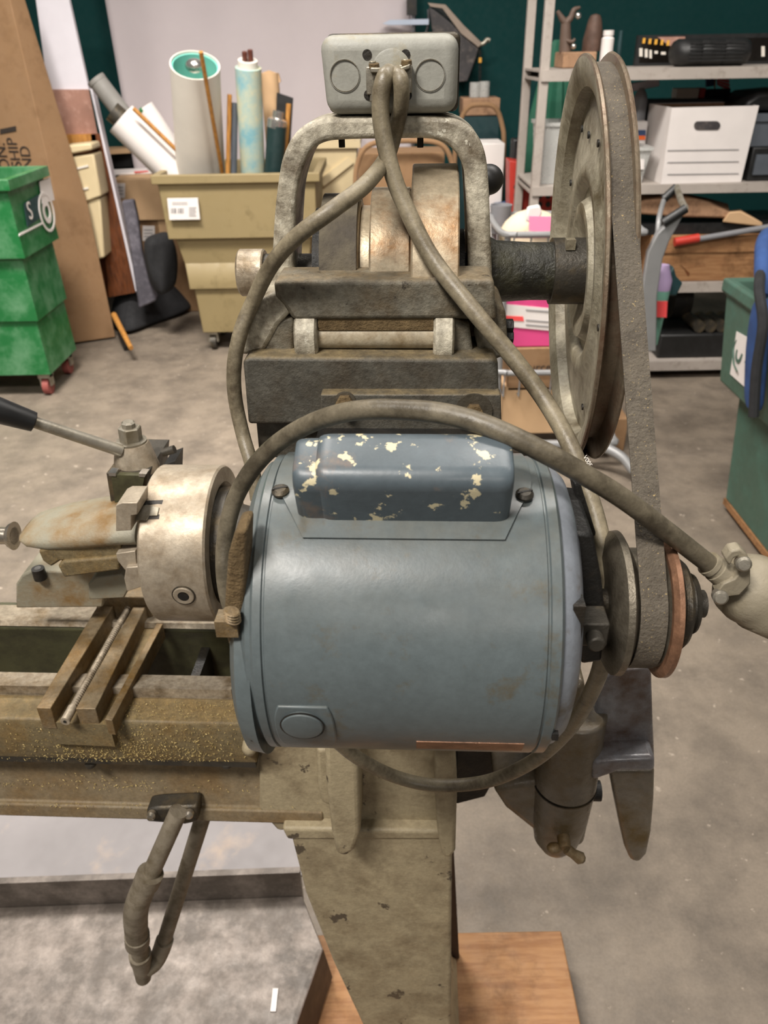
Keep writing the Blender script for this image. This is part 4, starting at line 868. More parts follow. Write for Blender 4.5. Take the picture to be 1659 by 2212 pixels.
for s_, z_ in ((1.0, .0), (1.02, .05), (.95, .12), (.8, .18), (.5, .22), (.1, .23)):
    rings.append([cen+(p-cen)*s_*(1+.07*r_.uniform(-1, 1))+V((0, .12*z_/.16, z_*(1+.3*r_.uniform(-1, 1)) if z_ else .001)) for p in base])
loft(bm, rings); tag(obj('tarpaulin', bm, 'black_cloth', None, subsurf=2, smooth=80), 'crumpled black tarpaulin heap on the floor left of tan bin', 'tarpaulin')
# rolls in the tan bin
def roll(name, label, p0, y0, p1, y1, r, ri, m, cat='roll'):
    bm = nb(); hollow(bm, P(*p0, y0), P(*p1, y1), r, ri); o = obj(name, bm, m, None, smooth=50); return tag(o, label, cat)
IY = TB+.2
kpx = lambda Y: P(930, 200, Y).x-P(830, 200, Y).x
pm = kpx(IY)/100
o = roll('poster_tube', 'grey capped tube leaning far left out of tan bin', (400, 420), IY+.25, (208, 172), IY+.25, 21*pm, 19*pm, 'grey_tube', 'tube')
bm = nb(); a, b = P(212, 178, IY+.25), P(206, 170, IY+.25); cyl(bm, a, b, 22*pm); obj('tube_cap', bm, 'grey_tube', o)
o = roll('paper_roll', 'white open paper roll leaning left out of tan bin', (405, 400), IY+.1, (262, 256), IY+.06, 38*pm, 35*pm, 'white_paper')
bm = nb(); a, b = P(300, 290, IY+.08), P(242, 240, IY+.06); hollow(bm, a, b, 22*pm, 18*pm); tag(obj('brown_roll', bm, 'dark_steel', None), 'dark brown roll poking out of the leaning white roll', 'roll')
o = roll('paper_roll', 'flatter white roll with green mark behind the leaning one', (420, 390), IY+.3, (312, 232), IY+.3, 22*pm, 19*pm, 'white_paper')
bm = nb(); c = P(306, 238, IY+.25); sph(bm, c, .014, 10, (1, .3, 1)); obj('green_mark', bm, 'green_plastic', o)
def stick(name, label, p0, y0, p1, y1, r, m='stick_wood'):
    bm = nb(); cyl(bm, P(*p0, y0), P(*p1, y1), r, n=12); return tag(obj(name, bm, m, None), label, 'stick')
stick('dowel', 'light wooden dowel lying along the leaning white roll', (410, 352), IY-.01, (288, 234), IY-.05, 4.5*pm)
# big cone-like roll
bm = nb(); ax0, ax1 = P(436, 410, IY+.15), P(421, 140, IY-.2); L_ = (ax1-ax0).length
lathe(bm, ax0, ax1-ax0, [(0, 58*pm), (L_*.15, 55*pm), (L_*.75, 51*pm), (L_, 50*pm), (L_*1.0, 47.5*pm), (L_*.7, 47*pm), (L_*.69, .01)], 48)
o = obj('paper_roll', bm, 'paper_cream', None, smooth=50); tag(o, 'biggest cream paper roll with teal inside standing in tan bin', 'roll')
bm = nb(); lathe(bm, ax0, ax1-ax0, [(L_*.985, 47.2*pm), (L_*.985, 44*pm), (L_*.75, 44*pm), (L_*.75, 47.2*pm)], 40, (False, False)); obj('teal_lining', bm, 'teal_paper', o)
bm = nb(); c = P(420, 142, IY-.2); sph(bm, c, 17*pm, 18, (1.1, 1, .8)); tag(obj('plastic_wrap', bm, 'foil', None), 'crumpled shiny wrap stuffed in the top of the cream roll', 'wrap')
stick('dowel', 'long brown dowel across the big cream roll', (482, 385), IY-.06, (434, 112), IY-.40, 4.2*pm, 'stick_wood')
stick('dowel', 'orange-brown upright dowel left of the map roll', (492, 385), IY-.1, (496, 204), IY-.1, 5*pm)
stick('rod', 'blue-grey rod with wire loop beside the map roll', (505, 385), IY-.08, (507, 222), IY-.08, 7*pm, 'slate_grey')
o = roll('map_roll', 'rolled wall map printed pale blue and tan in tan bin', (548, 405), IY+.0, (536, 146), IY-.13, 27*pm, 15*pm, 'map_print', 'map')
bm = nb(); a, b = P(536, 156, IY-.125), P(535, 130, IY-.14); hollow(bm, a, b, 20*pm, 12*pm); obj('roll_core', bm, 'paper_cream', o)
for px, py in ((528, 112), (540, 108)):
    bm = nb(); cyl(bm, P(px+3, 145, IY-.14), P(px, py, IY-.16), 5.5*pm, n=10); obj('hanger_rod', bm, 'mahogany', o)
o = roll('cardboard_tube', 'plain cardboard tube right of the map roll', (600, 400), IY+.15, (582, 158), IY+.15, 20*pm, 16*pm, 'cardboard_pale', 'tube')
bm = nb(); c = P(583, 156, IY+.13); prism(bm, [P(x, y, IY+.14) for x, y in ((564, 158), (580, 152), (602, 160), (606, 176), (596, 186), (568, 176))], (0, .03, 0)); obj('torn_end', bm, 'cardboard_pale', o)
o = roll('poster_tube', 'dark green tube with silver neck at right of tan bin', (590, 400), IY-.05, (598, 272), IY-.05, 21*pm, 12*pm, 'dark_tube', 'tube')
bm = nb(); a, b = P(598, 268, IY-.05), P(602, 240, IY-.05); cyl(bm, a, b, 12*pm); lathe(bm, a, b-a, [(-.02, 21*pm), (.02, 21*pm), (.03, 15*pm)], 24); obj('silver_neck', bm, 'foil', o)
stick('dowel', 'short orange dowel beside the dark green tube', (612, 390), IY+.0, (624, 224), IY+.0, 5.5*pm)
bm = nb(); prw(bm, [(598, 200), (633, 212), (622, 390), (592, 390)], IY+.08, .02); tag(obj('dark_folder', bm, 'black_plastic', None), 'dark flat folder standing behind the dark green tube', 'folder')
# drape
bm = nb(); xa, xb = P(222, 0, 5.75).x, P(895, 60, 5.75).x; nx, nz = 60, 30; g = []
for j in range(nz+1):
    z_ = .5+(3.4-.5)*j/nz; row = []
    for i in range(nx+1):
        s_ = i/nx; x_ = xa+(xb-xa)*s_; f_ = .018*sin(s_*26+.7*sin(z_*1.3))+.012*sin(s_*9+z_*2.1)
        row.append(bm.verts.new((x_, 5.80+f_*(.4+.6*(3.4-z_)/2.9), z_)))
    g.append(row)
for j in range(nz):
    for i in range(nx): bm.faces.new((g[j][i], g[j][i+1], g[j+1][i+1], g[j+1][i]))
tag(obj('backdrop_cloth', bm, 'drape', None, solid=.004, smooth=80), 'wide off-white cloth backdrop hanging on the teal wall', 'backdrop')
bm = nb(); cyl(bm, (xa-.1, 5.83, 3.41), (xb+.1, 5.83, 3.41), .02); tag(obj('drape_rail', bm, 'chrome', None), 'metal rail carrying the off-white backdrop', 'rail')

# ================================================================== background: seen through and above the arch
MY = 5.14
t = thing('plastic_crate', 'cream plastic crate seen through the lathe arch', 'crate', G(725, 640, 0)*1.0)
a, b = P(655, 330, MY).x, P(772, 330, MY).x; zt_ = P(720, 308, MY).z
t.location = ((a+b)/2, MY+.2, zt_-.42)
def rect(x0, x1, y0, y1, z): return [V((x0, y0, z)), V((x1, y0, z)), V((x1, y1, z)), V((x0, y1, z))]
bm = nb(); loft(bm, [rect(a+.03, b-.03, MY+.03, MY+.47, zt_-.42), rect(a, b, MY, MY+.5, zt_), rect(a+.02, b-.02, MY+.02, MY+.48, zt_), rect(a+.05, b-.05, MY+.05, MY+.45, zt_-.40)]); obj('crate_body', bm, 'beige_plastic', t, bevel=.006)
bm = nb(); loft(bm, [rect(a-.02, b+.02, MY-.02, MY+.52, zt_-.03), rect(a-.02, b+.02, MY-.02, MY+.52, zt_+.01), rect(a+.01, b-.01, MY+.01, MY+.49, zt_+.01), rect(a+.01, b-.01, MY+.01, MY+.49, zt_-.03)], (False, False)); obj('rim', bm, 'beige_plastic', t)
bm = nb(); prw(bm, [(690, 388), (752, 340), (764, 352), (700, 402)], MY-.01, .03); obj('brace', bm, 'beige_plastic', t)
carton('carton', 'cardboard carton under the cream crate behind the lathe', 640, 420, 790, 640, MY-.0, .5, 'cardboard', z0=0) if False else None
bm = nb(); box(bm, (a, MY+.0, 0), (b, MY+.48, zt_-.422)); o = obj('carton', bm, 'cardboard_pale', None, bevel=.006); tag(o, 'cardboard carton carrying the cream crate behind the arch', 'box')
bm = nb(); box(bm, (a+.1, MY-.003, .1), (a+.3, MY+.002, .25)); obj('paper_label', bm, 'white_paper', o)
def hoopchair(label, pxl, pxr, pyt, Y, pybot=420):
    a, b = P(pxl, pyt+30, Y).x, P(pxr, pyt+30, Y).x; zt = P((pxl+pxr)/2, pyt, Y).z
    t = thing('bentwood_chair', label, 'chair', ((a+b)/2, Y+.2, 0)); zs = .46
    bm = nb(); rr = min(.13, (b-a)/3)
    tube(bm, [(a-.0, Y+.03, zs), (a, Y, zt-.25), (a+.02, Y, zt-.1), (a+rr*.7, Y, zt-.015), ((a+b)/2, Y, zt), (b-rr*.7, Y, zt-.015), (b-.02, Y, zt-.1), (b, Y, zt-.25), (b, Y+.03, zs)], .014, 10, 6); obj('hoop_back', bm, 'cardboard', t)
    bm = nb(); lathe(bm, ((a+b)/2, Y+.22, zs-.02), (0, 0, 1), [(0, .2), (.03, .21), (.035, .2)], 28); obj('seat', bm, 'cardboard', t)
    for dx in (-1, 1):
        for dy in (.06, .36):
            bm = nb(); cyl(bm, ((a+b)/2+dx*.17, Y+dy, 0), ((a+b)/2+dx*.15, Y+.04+dy*.85, zs-.01), .014, .017, 10); obj('leg', bm, 'cardboard', t)
    return t, a, b, zt
hoopchair('bentwood chair with hoop back carrying a carton behind the arch', 765, 983, 304, 4.55)
hoopchair('bentwood chair with hoop back right of the junction box', 985, 1092, 226, 4.97)
carton('carton', 'brown carton on a chair seat seen through the arch', 776, 330, 958, 560, 4.62, .3, 'cardboard', z0=.478, tape=False)
bm = nb(); prw(bm, [(757, 318), (774, 314), (778, 470), (757, 470)], 4.75, .08); tag(obj('white_board', bm, 'white_board', None), 'narrow white board between crate and brown carton', 'board') if False else bm.free()
bm = nb(); a0, b0, zb, zt_ = pxbox(bm, 1030, 310, 1086, 470, 4.7, .25, z0=0); o = obj('paper_stack', bm, 'white_paper', None, bevel=.004); tag(o, 'tall white papers stacked right of the arch', 'papers')
bm = nb(); box(bm, (a0, 4.698, zt_-.42), (b0, 4.705, zt_-.405)); obj('sheet_edge', bm, 'grey_print', o)
bm = nb(); prw(bm, [(1068, 440), (1096, 436), (1098, 462), (1070, 466)], 4.66, .03); obj('blue_tab', bm, 'blue_print', o)
o, r3 = carton('carton', 'brown carton topped with clear cups beside the junction box', 1000, 212, 1080, 250, 5.42, .24, 'brown_paper', z0=None, tape=False)
bm = nb(); box(bm, (r3[0], 5.43, 0), (r3[1], 5.65, r3[2]-.001)); tag(obj('pedestal', bm, 'dark_teal', None), 'dark stand under the carton with cups', 'stand')
for k, (px, py) in enumerate(((1026, 178), (1046, 176))):
    bm = nb(); c = P(px, 210, 5.5); hgt = P(px, py, 5.5).z-r3[3]; hollow(bm, (c.x, 5.52, r3[3]+.001), (c.x, 5.52, r3[3]+hgt), .034, .031, 20); tag(obj('clear_cup', bm, 'clear_plastic', None), ('left clear cup on the brown carton', 'right clear cup on the brown carton')[k], 'cup', 'clear cups on the brown carton')
for k, (x0, y0, x1, y1) in enumerate(((1018, 248, 1034, 272), (1042, 246, 1060, 272))):
    pass
# dark hopper on a stand
HY = 5.68
t = thing('metal_hopper', 'dark wedge-shaped metal hood on a post right above the junction box', 'hood', (P(935, 60, HY).x, HY+.1, 0))
bm = nb(); loft(bm, [[P(x, y, HY) for x, y in ((926, 12), (934, 75), (990, 178), (1010, 176), (1030, 120), (1036, 98))], [P(x, y, HY+.28) for x, y in ((946, 8), (950, 75), (990, 160), (1010, 165), (1034, 118), (1042, 96))]]); obj('hood', bm, 'dark_sheet', t, bevel=.006)
bm = nb(); prism(bm, [P(x, y, HY-.015) for x, y in ((924, 6), (962, 10), (1002, 55), (1040, 92), (1034, 102), (996, 72), (956, 18), (930, 14))], (0, .02, 0)); obj('edge_fold', bm, 'fold_grey', t)
bm = nb(); a, b = P(828, 50, HY), P(926, 47, HY); prism(bm, [P(x, y, HY) for x, y in ((826, 51), (842, 43), (926, 41), (926, 53), (842, 54))], (0, .05, 0)); obj('arm', bm, 'pale_blue', t)
bm = nb(); p = P(893, 12, HY+.05); cyl(bm, (p.x, p.y, 0), (p.x, p.y, p.z+.3), .016, n=14); lathe(bm, (p.x, p.y, 0), (0, 0, 1), [(0, .2), (.02, .19), (.03, .03)], 28); obj('post', bm, 'chrome', t)
bm = nb(); c = P(889, 8, HY+.03); box(bm, c-V((.03, .03, .06)), c+V((.03, .03, .06))); obj('post_clamp', bm, 'black_iron', t)
bm = nb(); tube(bm, [P(926, 20, HY+.05), P(924, 60, HY+.05), P(900, 120, HY+.05)], .008, 8); obj('stay', bm, 'chrome', t)
bm = nb(); tube(bm, [P(1030, 98, HY), P(1044, 94, HY), P(1052, 86, HY), P(1058, 88, HY)], .014, 10); obj('hook', bm, 'zinc', t)
bm = nb()
ctop, cbot = P(1037, 108, HY), P(1037, 270, HY); n_ = 34
for k in range(n_):
    c = ctop.lerp(cbot, (k+.5)/n_); h_ = (ctop-cbot).length/n_*.62
    if k % 2: tube(bm, [c+V((.008*cos(q), 0, h_*sin(q))) for q in [i*2*pi/8 for i in range(9)]], .003, 6, 2)
    else: tube(bm, [c+V((0, .008*cos(q), h_*sin(q))) for q in [i*2*pi/8 for i in range(9)]], .003, 6, 2)
obj('chain', bm, 'black_iron', t)
bm = nb(); c = P(1037, 130, HY-.01); box(bm, c-V((.009, .004, .014)), c+V((.009, .004, .014))); obj('chain_tag', bm, 'yellow_print', t)

# ================================================================== rack with clutter at the right
RY = 3.95; RD = .45
zs1 = P(1400, 147, RY).z; zs2 = P(1500, 396, RY).z; zs3 = P(1550, 606, RY).z
xl = P(1168, 250, RY).x; xr = xl+2.3
rk = thing('storage_rack', 'grey steel storage rack against the teal wall full of clutter', 'rack', ((xl+xr)/2, RY+RD/2, 0))
for x_ in (xl, xr):
    for y_ in (RY, RY+RD):
        bm = nb(); box(bm, (x_-.02, y_-.02, 0), (x_+.02, y_+.02, 2.2)); obj('post', bm, 'shelf_paint', rk, bevel=.003)
for z_, hgt in ((zs1, .045), (zs2, .04), (zs3, .05), (.10, .05)):
    bm = nb(); box(bm, (xl-.015, RY-.022, z_-hgt), (xr+.015, RY+RD+.022, z_-hgt+.012)); box(bm, (xl-.015, RY-.03, z_-hgt), (xr+.015, RY-.018, z_)); box(bm, (xl-.015, RY+RD+.016, z_-hgt), (xr+.015, RY+RD+.028, z_)); box(bm, (xl-.015, RY-.02, z_-.010), (xr+.015, RY+RD+.02, z_)); obj('shelf', bm, 'shelf_paint', rk)
def onshelf(name, label, cat, x0, y0, x1, Y, d, zs, m, bev=.005):
    bm = nb(); a, b = P(x0, y0, Y).x, P(x1, y0, Y).x; zt = P((x0+x1)/2, y0, Y).z; box(bm, (a, Y, zs+.001), (b, Y+d, zt)); return tag(obj(name, bm, m, None, bevel=bev), label, cat), a, b, zt
# top shelf
TY = RY+.18
o, a, b, zt_ = onshelf('carton', 'small brown carton under the antler stand on the top shelf', 'box', 1218, 112, 1290, TY, .2, zs1, 'brown_paper')
bm = nb(); q = P(1222, 100, TY+.08); zb = zt_+.001
tube(bm, [(q.x, TY+.08, zb), (q.x-.005, TY+.08, P(1222, 80, TY).z), P(1222, 50, TY+.08)], [.03, .026, .022], 12)
tube(bm, [P(1222, 50, TY+.08), P(1214, 40, TY+.08), P(1204, 24, TY+.08)], [.016, .014, .008], 10); tube(bm, [P(1222, 50, TY+.08), P(1233, 38, TY+.08), P(1240, 22, TY+.08), P(1253, 16, TY+.08)], [.016, .014, .012, .006], 10)
tube(bm, [P(1225, 88, TY+.06), P(1236, 90, TY+.04), P(1242, 84, TY+.04)], [.01, .008, .006], 8)
o = obj('antler_stand', bm, 'horn', None, smooth=60); tag(o, 'brown antler-shaped hook stand on the top shelf', 'hook stand')
bm = nb(); sph(bm, P(1249, 34, TY+.06), .014, 12); sph(bm, P(1239, 100, TY+.04), .012, 12); obj('hook_tip', bm, 'foil', o)
bm = nb(); q = P(1278, 112, TY+.1); h_ = P(1278, 30, TY+.1).z-zt_-.001
lathe(bm, (q.x, TY+.1, zt_+.001), (0, 0, 1), [(0, .046), (h_*.3, .047), (h_*.6, .038), (h_*.85, .030), (h_*.96, .022), (h_, .004)], 20); tag(obj('carved_post', bm, 'bronze', None), 'brown weathered cone-topped carving on the top shelf', 'carving')
bm = nb(); q = P(1310, 112, TY+.02); h_ = P(1310, 66, TY+.02).z-zs1
lathe(bm, (q.x, TY+.02+.0, zs1+.001), (0, 0, 1), [(0, .028), (h_*.78, .028), (h_*.84, .02), (h_*.86, .02), (h_*.86, .024), (h_, .024), (h_, .002)], 24); tag(obj('spray_can', bm, 'white_paper', None), 'white spray can beside the carving on the top shelf', 'can')
bm = nb(); q = P(1338, 100, TY+.1); h_ = P(1338, 66, TY+.1).z-zs1; cyl(bm, (q.x, TY+.1, zs1+.001), (q.x, TY+.1, zs1+h_), .012, .009, 14); tag(obj('green_bottle', bm, 'dark_teal', None), 'thin dark green rod bottle on the top shelf', 'bottle')
# closed green parasol behind the rack
bm = nb(); q = P(1200, 170, RY+.92); zt_ = P(1195, 86, RY+.92).z; N_ = 24; rings = []
for z_, r_ in ((.75, .10), (.9, .125), (1.2, .11), (1.35, .085), (zt_-.03, .045), (zt_, .02)):
    rings.append([V((q.x+r_*(1+.22*(i % 2))*cos(2*pi*i/N_), RY+.92+r_*.7*(1+.22*(i % 2))*sin(2*pi*i/N_), z_)) for i in range(N_)])
loft(bm, rings); cyl(bm, (q.x, RY+.92, 0), (q.x, RY+.92, .8), .018, n=14); lathe(bm, (q.x, RY+.92, 0), (0, 0, 1), [(0, .16), (.04, .15), (.05, .03)], 24)
tag(obj('closed_parasol', bm, 'parasol_green', None), 'closed green parasol standing behind the rack post', 'parasol')
# framed picture and tool bag
bm = nb(); PY_ = RY+RD-.06; a, b = P(1376, 100, PY_).x, P(1672, 100, PY_).x; zt_ = P(1400, 76, PY_).z
box(bm, (a, PY_, zs1+.001), (b, PY_+.03, zt_)); fp = obj('framed_picture', bm, 'black_plastic', None); tag(fp, 'long black-framed dark glossy picture on the top shelf', 'picture')
bm = nb(); box(bm, (a+.02, PY_-.003, zs1+.015), (b-.02, PY_, zt_-.018)); obj('glass', bm, 'mirror_dark', fp)
for k in range(5):  # small yellow, cream and reddish patches laid over the dark glass
    bm = nb(); c = P(1391+k*13, 88+k*1.2, PY_-.006); box(bm, c-V((.006, .001, .011)), c+V((.006, .002, .011))); obj('pane_patch', bm, 'yellow_print', fp)
for x0, x1, y0, y1 in ((1381, 1388, 104, 122), (1393, 1399, 106, 124), (1403, 1408, 108, 126), (1414, 1421, 110, 116), (1428, 1438, 112, 118), (1645, 1652, 100, 122)):
    bm = nb(); prism(bm, [P(x, y, PY_-.006) for x, y in ((x0, y0), (x1, y0), (x1, y1), (x0, y1))], (0, .002, 0)); obj('pane_patch', bm, 'paper_cream', fp)
bm = nb(); prism(bm, [P(x, y, PY_-.005) for x, y in ((1420, 80), (1480, 79), (1480, 96), (1460, 104), (1445, 98))], (0, .002, 0)); obj('pane_patch', bm, 'reddish_board', fp)
KY = RY+.03; bm = nb(); a, b = P(1468, 112, KY).x, P(1634, 112, KY).x; zt_ = P(1550, 82, KY).z; h_ = zt_-zs1-.001; N_ = 20; rings = []
for s_, k in ((0, .55), (.03, .8), (.10, 1), (.3, 1.0), (.32, .96), (.34, 1.0), (.6, 1.0), (.62, .96), (.64, 1), (.9, 1), (.97, .82), (1, .55)):
    rings.append([V((a+(b-a)*s_, KY+.10+.09*k*cos(2*pi*(i+.5)/N_), zs1+.001+h_/2+h_/2*k*max(-1, min(1, 1.15*sin(2*pi*(i+.5)/N_))))) for i in range(N_)])
loft(bm, rings); o = obj('tool_bag', bm, 'black_plastic', None, smooth=40); tag(o, 'ribbed black barrel-shaped case on the right of the top shelf', 'case')
bm = nb()
for k in range(6):
    z_ = zs1+h_*(.2+.12*k); box(bm, (a+.05, KY+.006+.012*abs(k-2.5)/2.5, z_), (b-.05, KY+.02, z_+.007))
obj('rib', bm, 'black_plastic', o)
# file box on middle shelf
XY = RY-.02
fl_, fr2, bl_ = P(1426, 396, XY), P(1604, 393, XY+.03), P(1409, 386, XY+.30)
z0_ = zs2+.001; zt_ = P(1530, 231, XY).z
FLp, FRp, BLp = V((fl_.x, XY, 0)), V((fr2.x, XY+.03, 0)), V((fl_.x-.01, XY+.30, 0)); BRp = BLp+(FRp-FLp)
def ring4(s_, z_):
    c = (FLp+FRp+BLp+BRp)/4; return [V((*(c+(p-c)*s_).xy, z_)) for p in (FLp, FRp, BRp, BLp)]
bm = nb(); loft(bm, [ring4(.97, z0_), ring4(1.01, zt_), ring4(.995, zt_), ring4(.95, z0_+.01)])
fb_ = obj('file_box', bm, 'white_paper', None); tag(fb_, 'open white file box with hand hole on the middle shelf', 'box')
bm = nb(); loft(bm, [ring4(.992, zt_-.002), ring4(.947, z0_+.012)], (False, True)); obj('box_lining', bm, 'brown_paper', fb_)
fd = (FRp-FLp).normalized(); fn = fd.cross(V((0, 0, 1))).normalized()
def onface(px, py, off=.012):
    d = ray(px, py); n = V((fn.x, fn.y, 0)); 
    zz_ = 0; p = CO+d*((FLp-CO).dot(n)/d.dot(n)); k = (p.z-z0_)/(zt_-z0_); c = (FLp+FRp+BLp+BRp)/4
    return p+n*((.97+.04*k-1)*abs((FLp-c).dot(n))+.002)
bm = nb(); cx_, cy_ = 1527, 271; prism(bm, [onface(cx_+(19*(1 if cos(t) > 0 else -1))+9.5*cos(t), cy_+9.5*sin(t)) for t in [i*2*pi/24+.01 for i in range(24)]], fn*.0015); obj('hand_hole', bm, 'dark_sheet', fb_)
bm = nb()
for y0 in (324, 350, 376): prism(bm, [onface(x, y) for x, y in ((1442, y0), (1596, y0-2), (1596, y0), (1442, y0+2))], fn*.0008)
obj('printed_line', bm, 'grey_print', fb_)
# tubs and bins on the middle shelf
def tub(name, label, x0, y0, x1, Y, d, zs, m):
    a, b = P(x0, y0, Y).x, P(x1, y0, Y).x; zt = P((x0+x1)/2, y0, Y).z; s = .02
    bm = nb(); loft(bm, [rect(a+s, b-s, Y+s, Y+d-s, zs+.001), rect(a, b, Y, Y+d, zt-.015), rect(a-.008, b+.008, Y-.008, Y+d+.008, zt-.015), rect(a-.008, b+.008, Y-.008, Y+d+.008, zt), rect(a+.006, b-.006, Y+.006, Y+d-.006, zt), rect(a+s+.005, b-s-.005, Y+s+.005, Y+d-s-.005, zs+.006)])
    return tag(obj(name, bm, m, None), label, 'tub'), a, b, zt
o, a, b, zt_ = tub('plastic_tub', 'clear plastic tub with printed label left of the file box', 1348, 318, 1408, RY+.02, .24, zs2, 'clear_plastic')
o2, a2, b2, zt2_ = tub('plastic_tub', 'clear plastic tub left of the big wheel on the middle shelf', 1172, 265, 1232, RY+.03, .24, zs2, 'clear_plastic')
bm = nb(); prism(bm, [P(x, y, RY+.015) for x, y in ((1364, 344), (1392, 344), (1391, 366), (1364, 366))], (0, .002, 0)); obj('tub_label', bm, 'white_paper', o)
bm = nb(); a_, b_, _, _ = pxbox(bm, 1350, 262, 1398, 318, RY+.2, .12, z0=zs2+.001); o = obj('white_jug', bm, 'white_paper', None, bevel=.01); tag(o, 'white container with blue and orange label behind the clear tub', 'container')
bm = nb(); prism(bm, [P(x, y, RY+.195) for x, y in ((1362, 281), (1395, 281), (1395, 293), (1362, 293))], (0, .003, 0)); obj('label_top', bm, 'blue_print', o)
bm = nb(); prism(bm, [P(x, y, RY+.195) for x, y in ((1374, 293), (1394, 293), (1394, 302), (1374, 302))], (0, .003, 0)); obj('label_base', bm, 'orange_plastic', o)
o, a, b, zA = onshelf('drawer_unit', 'black plastic drawer unit at the right end of the middle shelf', 'drawer unit', 1628, 318, 1720, RY+.03, .35, zs2, 'black_plastic')
bm = nb(); box(bm, (a+.02, RY+.02, zs2+.03), (b-.02, RY+.032, zA-.03)); obj('drawer_front', bm, 'slate_grey', o)
o, a, b, zB = onshelf('storage_tub', 'grey plastic tub stacked on the black drawer unit', 'tub', 1632, 246, 1720, RY+.04, .33, zA, 'slate_grey')
bm = nb(); box(bm, (a-.01, RY+.03, zB-.03), (b+.01, RY+.38, zB+.001)); obj('lid', bm, 'slate_grey', o)
bm = nb(); prw(bm, [(1606, 240), (1612, 218), (1640, 200), (1720, 192), (1720, 240)], RY+.06, .3); tag(obj('black_hood', bm, 'black_plastic', None, bevel=.02, seg=3), 'rounded black equipment cover on the grey tub', 'cover')
# behind the file box: dark boxes carry small things
o, a, b, zD = onshelf('dark_box', 'long black case behind the file box', 'case', 1345, 214, 1600, RY+.33, .12, zs2, 'black_plastic')
def onbox(name, label, cat, x0, y0, x1, m, Y=RY+.34, d=.08, zb=None, bev=.004, rot=0):
    bm = nb(); a, b = P(x0, y0, Y).x, P(x1, y0, Y).x; zt = P((x0+x1)/2, y0, Y).z; box(bm, (a, Y, (zb or zD)+.001), (b, Y+d, zt)); return tag(obj(name, bm, m, None, bevel=bev), label, cat), a, b, zt
onbox('orange_marker', 'bright orange plastic piece right of the big wheel', 'marker', 1344, 166, 1361, 'orange_plastic')
bm = nb(); prw(bm, [(1364, 181), (1424, 170), (1425, 186), (1366, 198)], RY+.36, .04); prw(bm, [(1380, 190), (1392, 190), (1392, 216), (1380, 216)], RY+.365, .02); tag(obj('white_sign', bm, 'white_board', None, bevel=.003), 'white tilted bar sign behind the file box', 'sign')
bm = nb(); q = P(1385, 205, RY+.32); zt_ = P(1381, 190, RY+.32).z; lathe(bm, (q.x-.01, RY+.29, zs2+.001), (0, 0, 1), [(0, .035), (zt_-zs2-.05, .035), (zt_-zs2-.02, .024), (zt_-zs2, .01)], 20); tag(obj('grey_bottle', bm, 'mid_grey', None), 'grey bottle standing left of the file box', 'bottle')
onbox('beige_device', 'beige flat device on the black case', 'device', 1464, 191, 1512, 'paper_cream')
onbox('red_box', 'small red box beside the beige device', 'box', 1514, 190, 1526, 'red_plastic')
bm = nb(); q = P(1545, 200, RY+.4); cyl(bm, (q.x, RY+.40, zD), P(1545, 165, RY+.4), .004, n=8); t = obj('desk_flag', bm, 'stick_wood', None); tag(t, 'small striped desk flag behind the file box', 'flag')
bm = nb()
for k in range(4): prw(bm, [(1549+k*0, 164+k*5), (1574+k, 166+k*8), (1574+k, 170+k*8), (1549, 167+k*5)], RY+.398, .003)
obj('stripe', bm, 'red_paper', t)
bm = nb(); prw(bm, [(1547, 162), (1575, 163), (1577, 200), (1570, 196), (1549, 184)], RY+.4015, .002); obj('flag_cloth', bm, 'white_paper', t)
bm = nb(); prw(bm, [(1527, 165), (1546, 163), (1546, 185), (1527, 188)], RY+.4, .02); obj('flag_canton', bm, 'blue_print', t)
onbox('black_pouch', 'black pouch left of the desk flag', 'pouch', 1528, 192, 1580, 'black_cloth', RY+.36, .03)
bm = nb(); q = P(1585, 215, RY+.22); sph(bm, (q.x, RY+.38, zD+.02), .025, 14, (1.5, .8, .8)); tag(obj('red_cloth', bm, 'red_plastic', None), 'dark red cloth at the right of the black case', 'cloth')
# bottom shelf: timber crate, papers, pole
bm = nb(); a, b, zb, zt_ = pxbox(bm, 1405, 508, 1720, 603, RY-.01, .35, z0=zs3+.001); tcr = obj('timber_crate', bm, 'timber', None, bevel=.004); tag(tcr, 'long yellowish timber crate on the low shelf', 'crate')
bm = nb(); box(bm, (a, RY-.018, zt_-.08), (b, RY-.01, zt_-.002)); obj('crate_batten', bm, 'timber', tcr)
bm = nb(); prw(bm, [(1478, 580), (1470, 572), (1490, 590), (1486, 596)], RY-.014, .005); obj('knot_stain', bm, 'dark_wood', tcr)
bm = nb(); a_, b_ = P(1505, 517, RY-.04), P(1720, 480, RY-.04); cyl(bm, P(1457, 523, RY-.04), P(1509, 514, RY-.04), .021, n=18); po = obj('pole', bm, 'red_plastic', None); tag(po, 'grey pole with red grip lying on the timber crate', 'pole')
bm = nb(); cyl(bm, a_, b_, .014, n=16); obj('shaft', bm, 'mid_grey', po)
bm = nb(); box(bm, (P(1350, 500, RY).x, RY+.02, zt_+.001), (P(1720, 500, RY).x, RY+.36, zt_+.05)); tag(obj('black_case', bm, 'black_plastic', None), 'flat black case on top of the timber crate', 'case')
zC = zt_+.051
bm = nb(); loft(bm, [[P(x, y, RY+.02) for x, y in ((1366, 462), (1470, 470), (1570, 472), (1580, 460), (1530, 436), (1470, 420), (1400, 430), (1366, 440))], [P(x, y, RY+.3) for x, y in ((1366, 440), (1470, 440), (1570, 450), (1575, 440), (1530, 428), (1470, 415), (1400, 412), (1366, 420))]]); tag(obj('paper_sack', bm, 'brown_paper', None, bevel=.012, seg=3), 'crumpled brown paper sack under the middle shelf', 'sack')
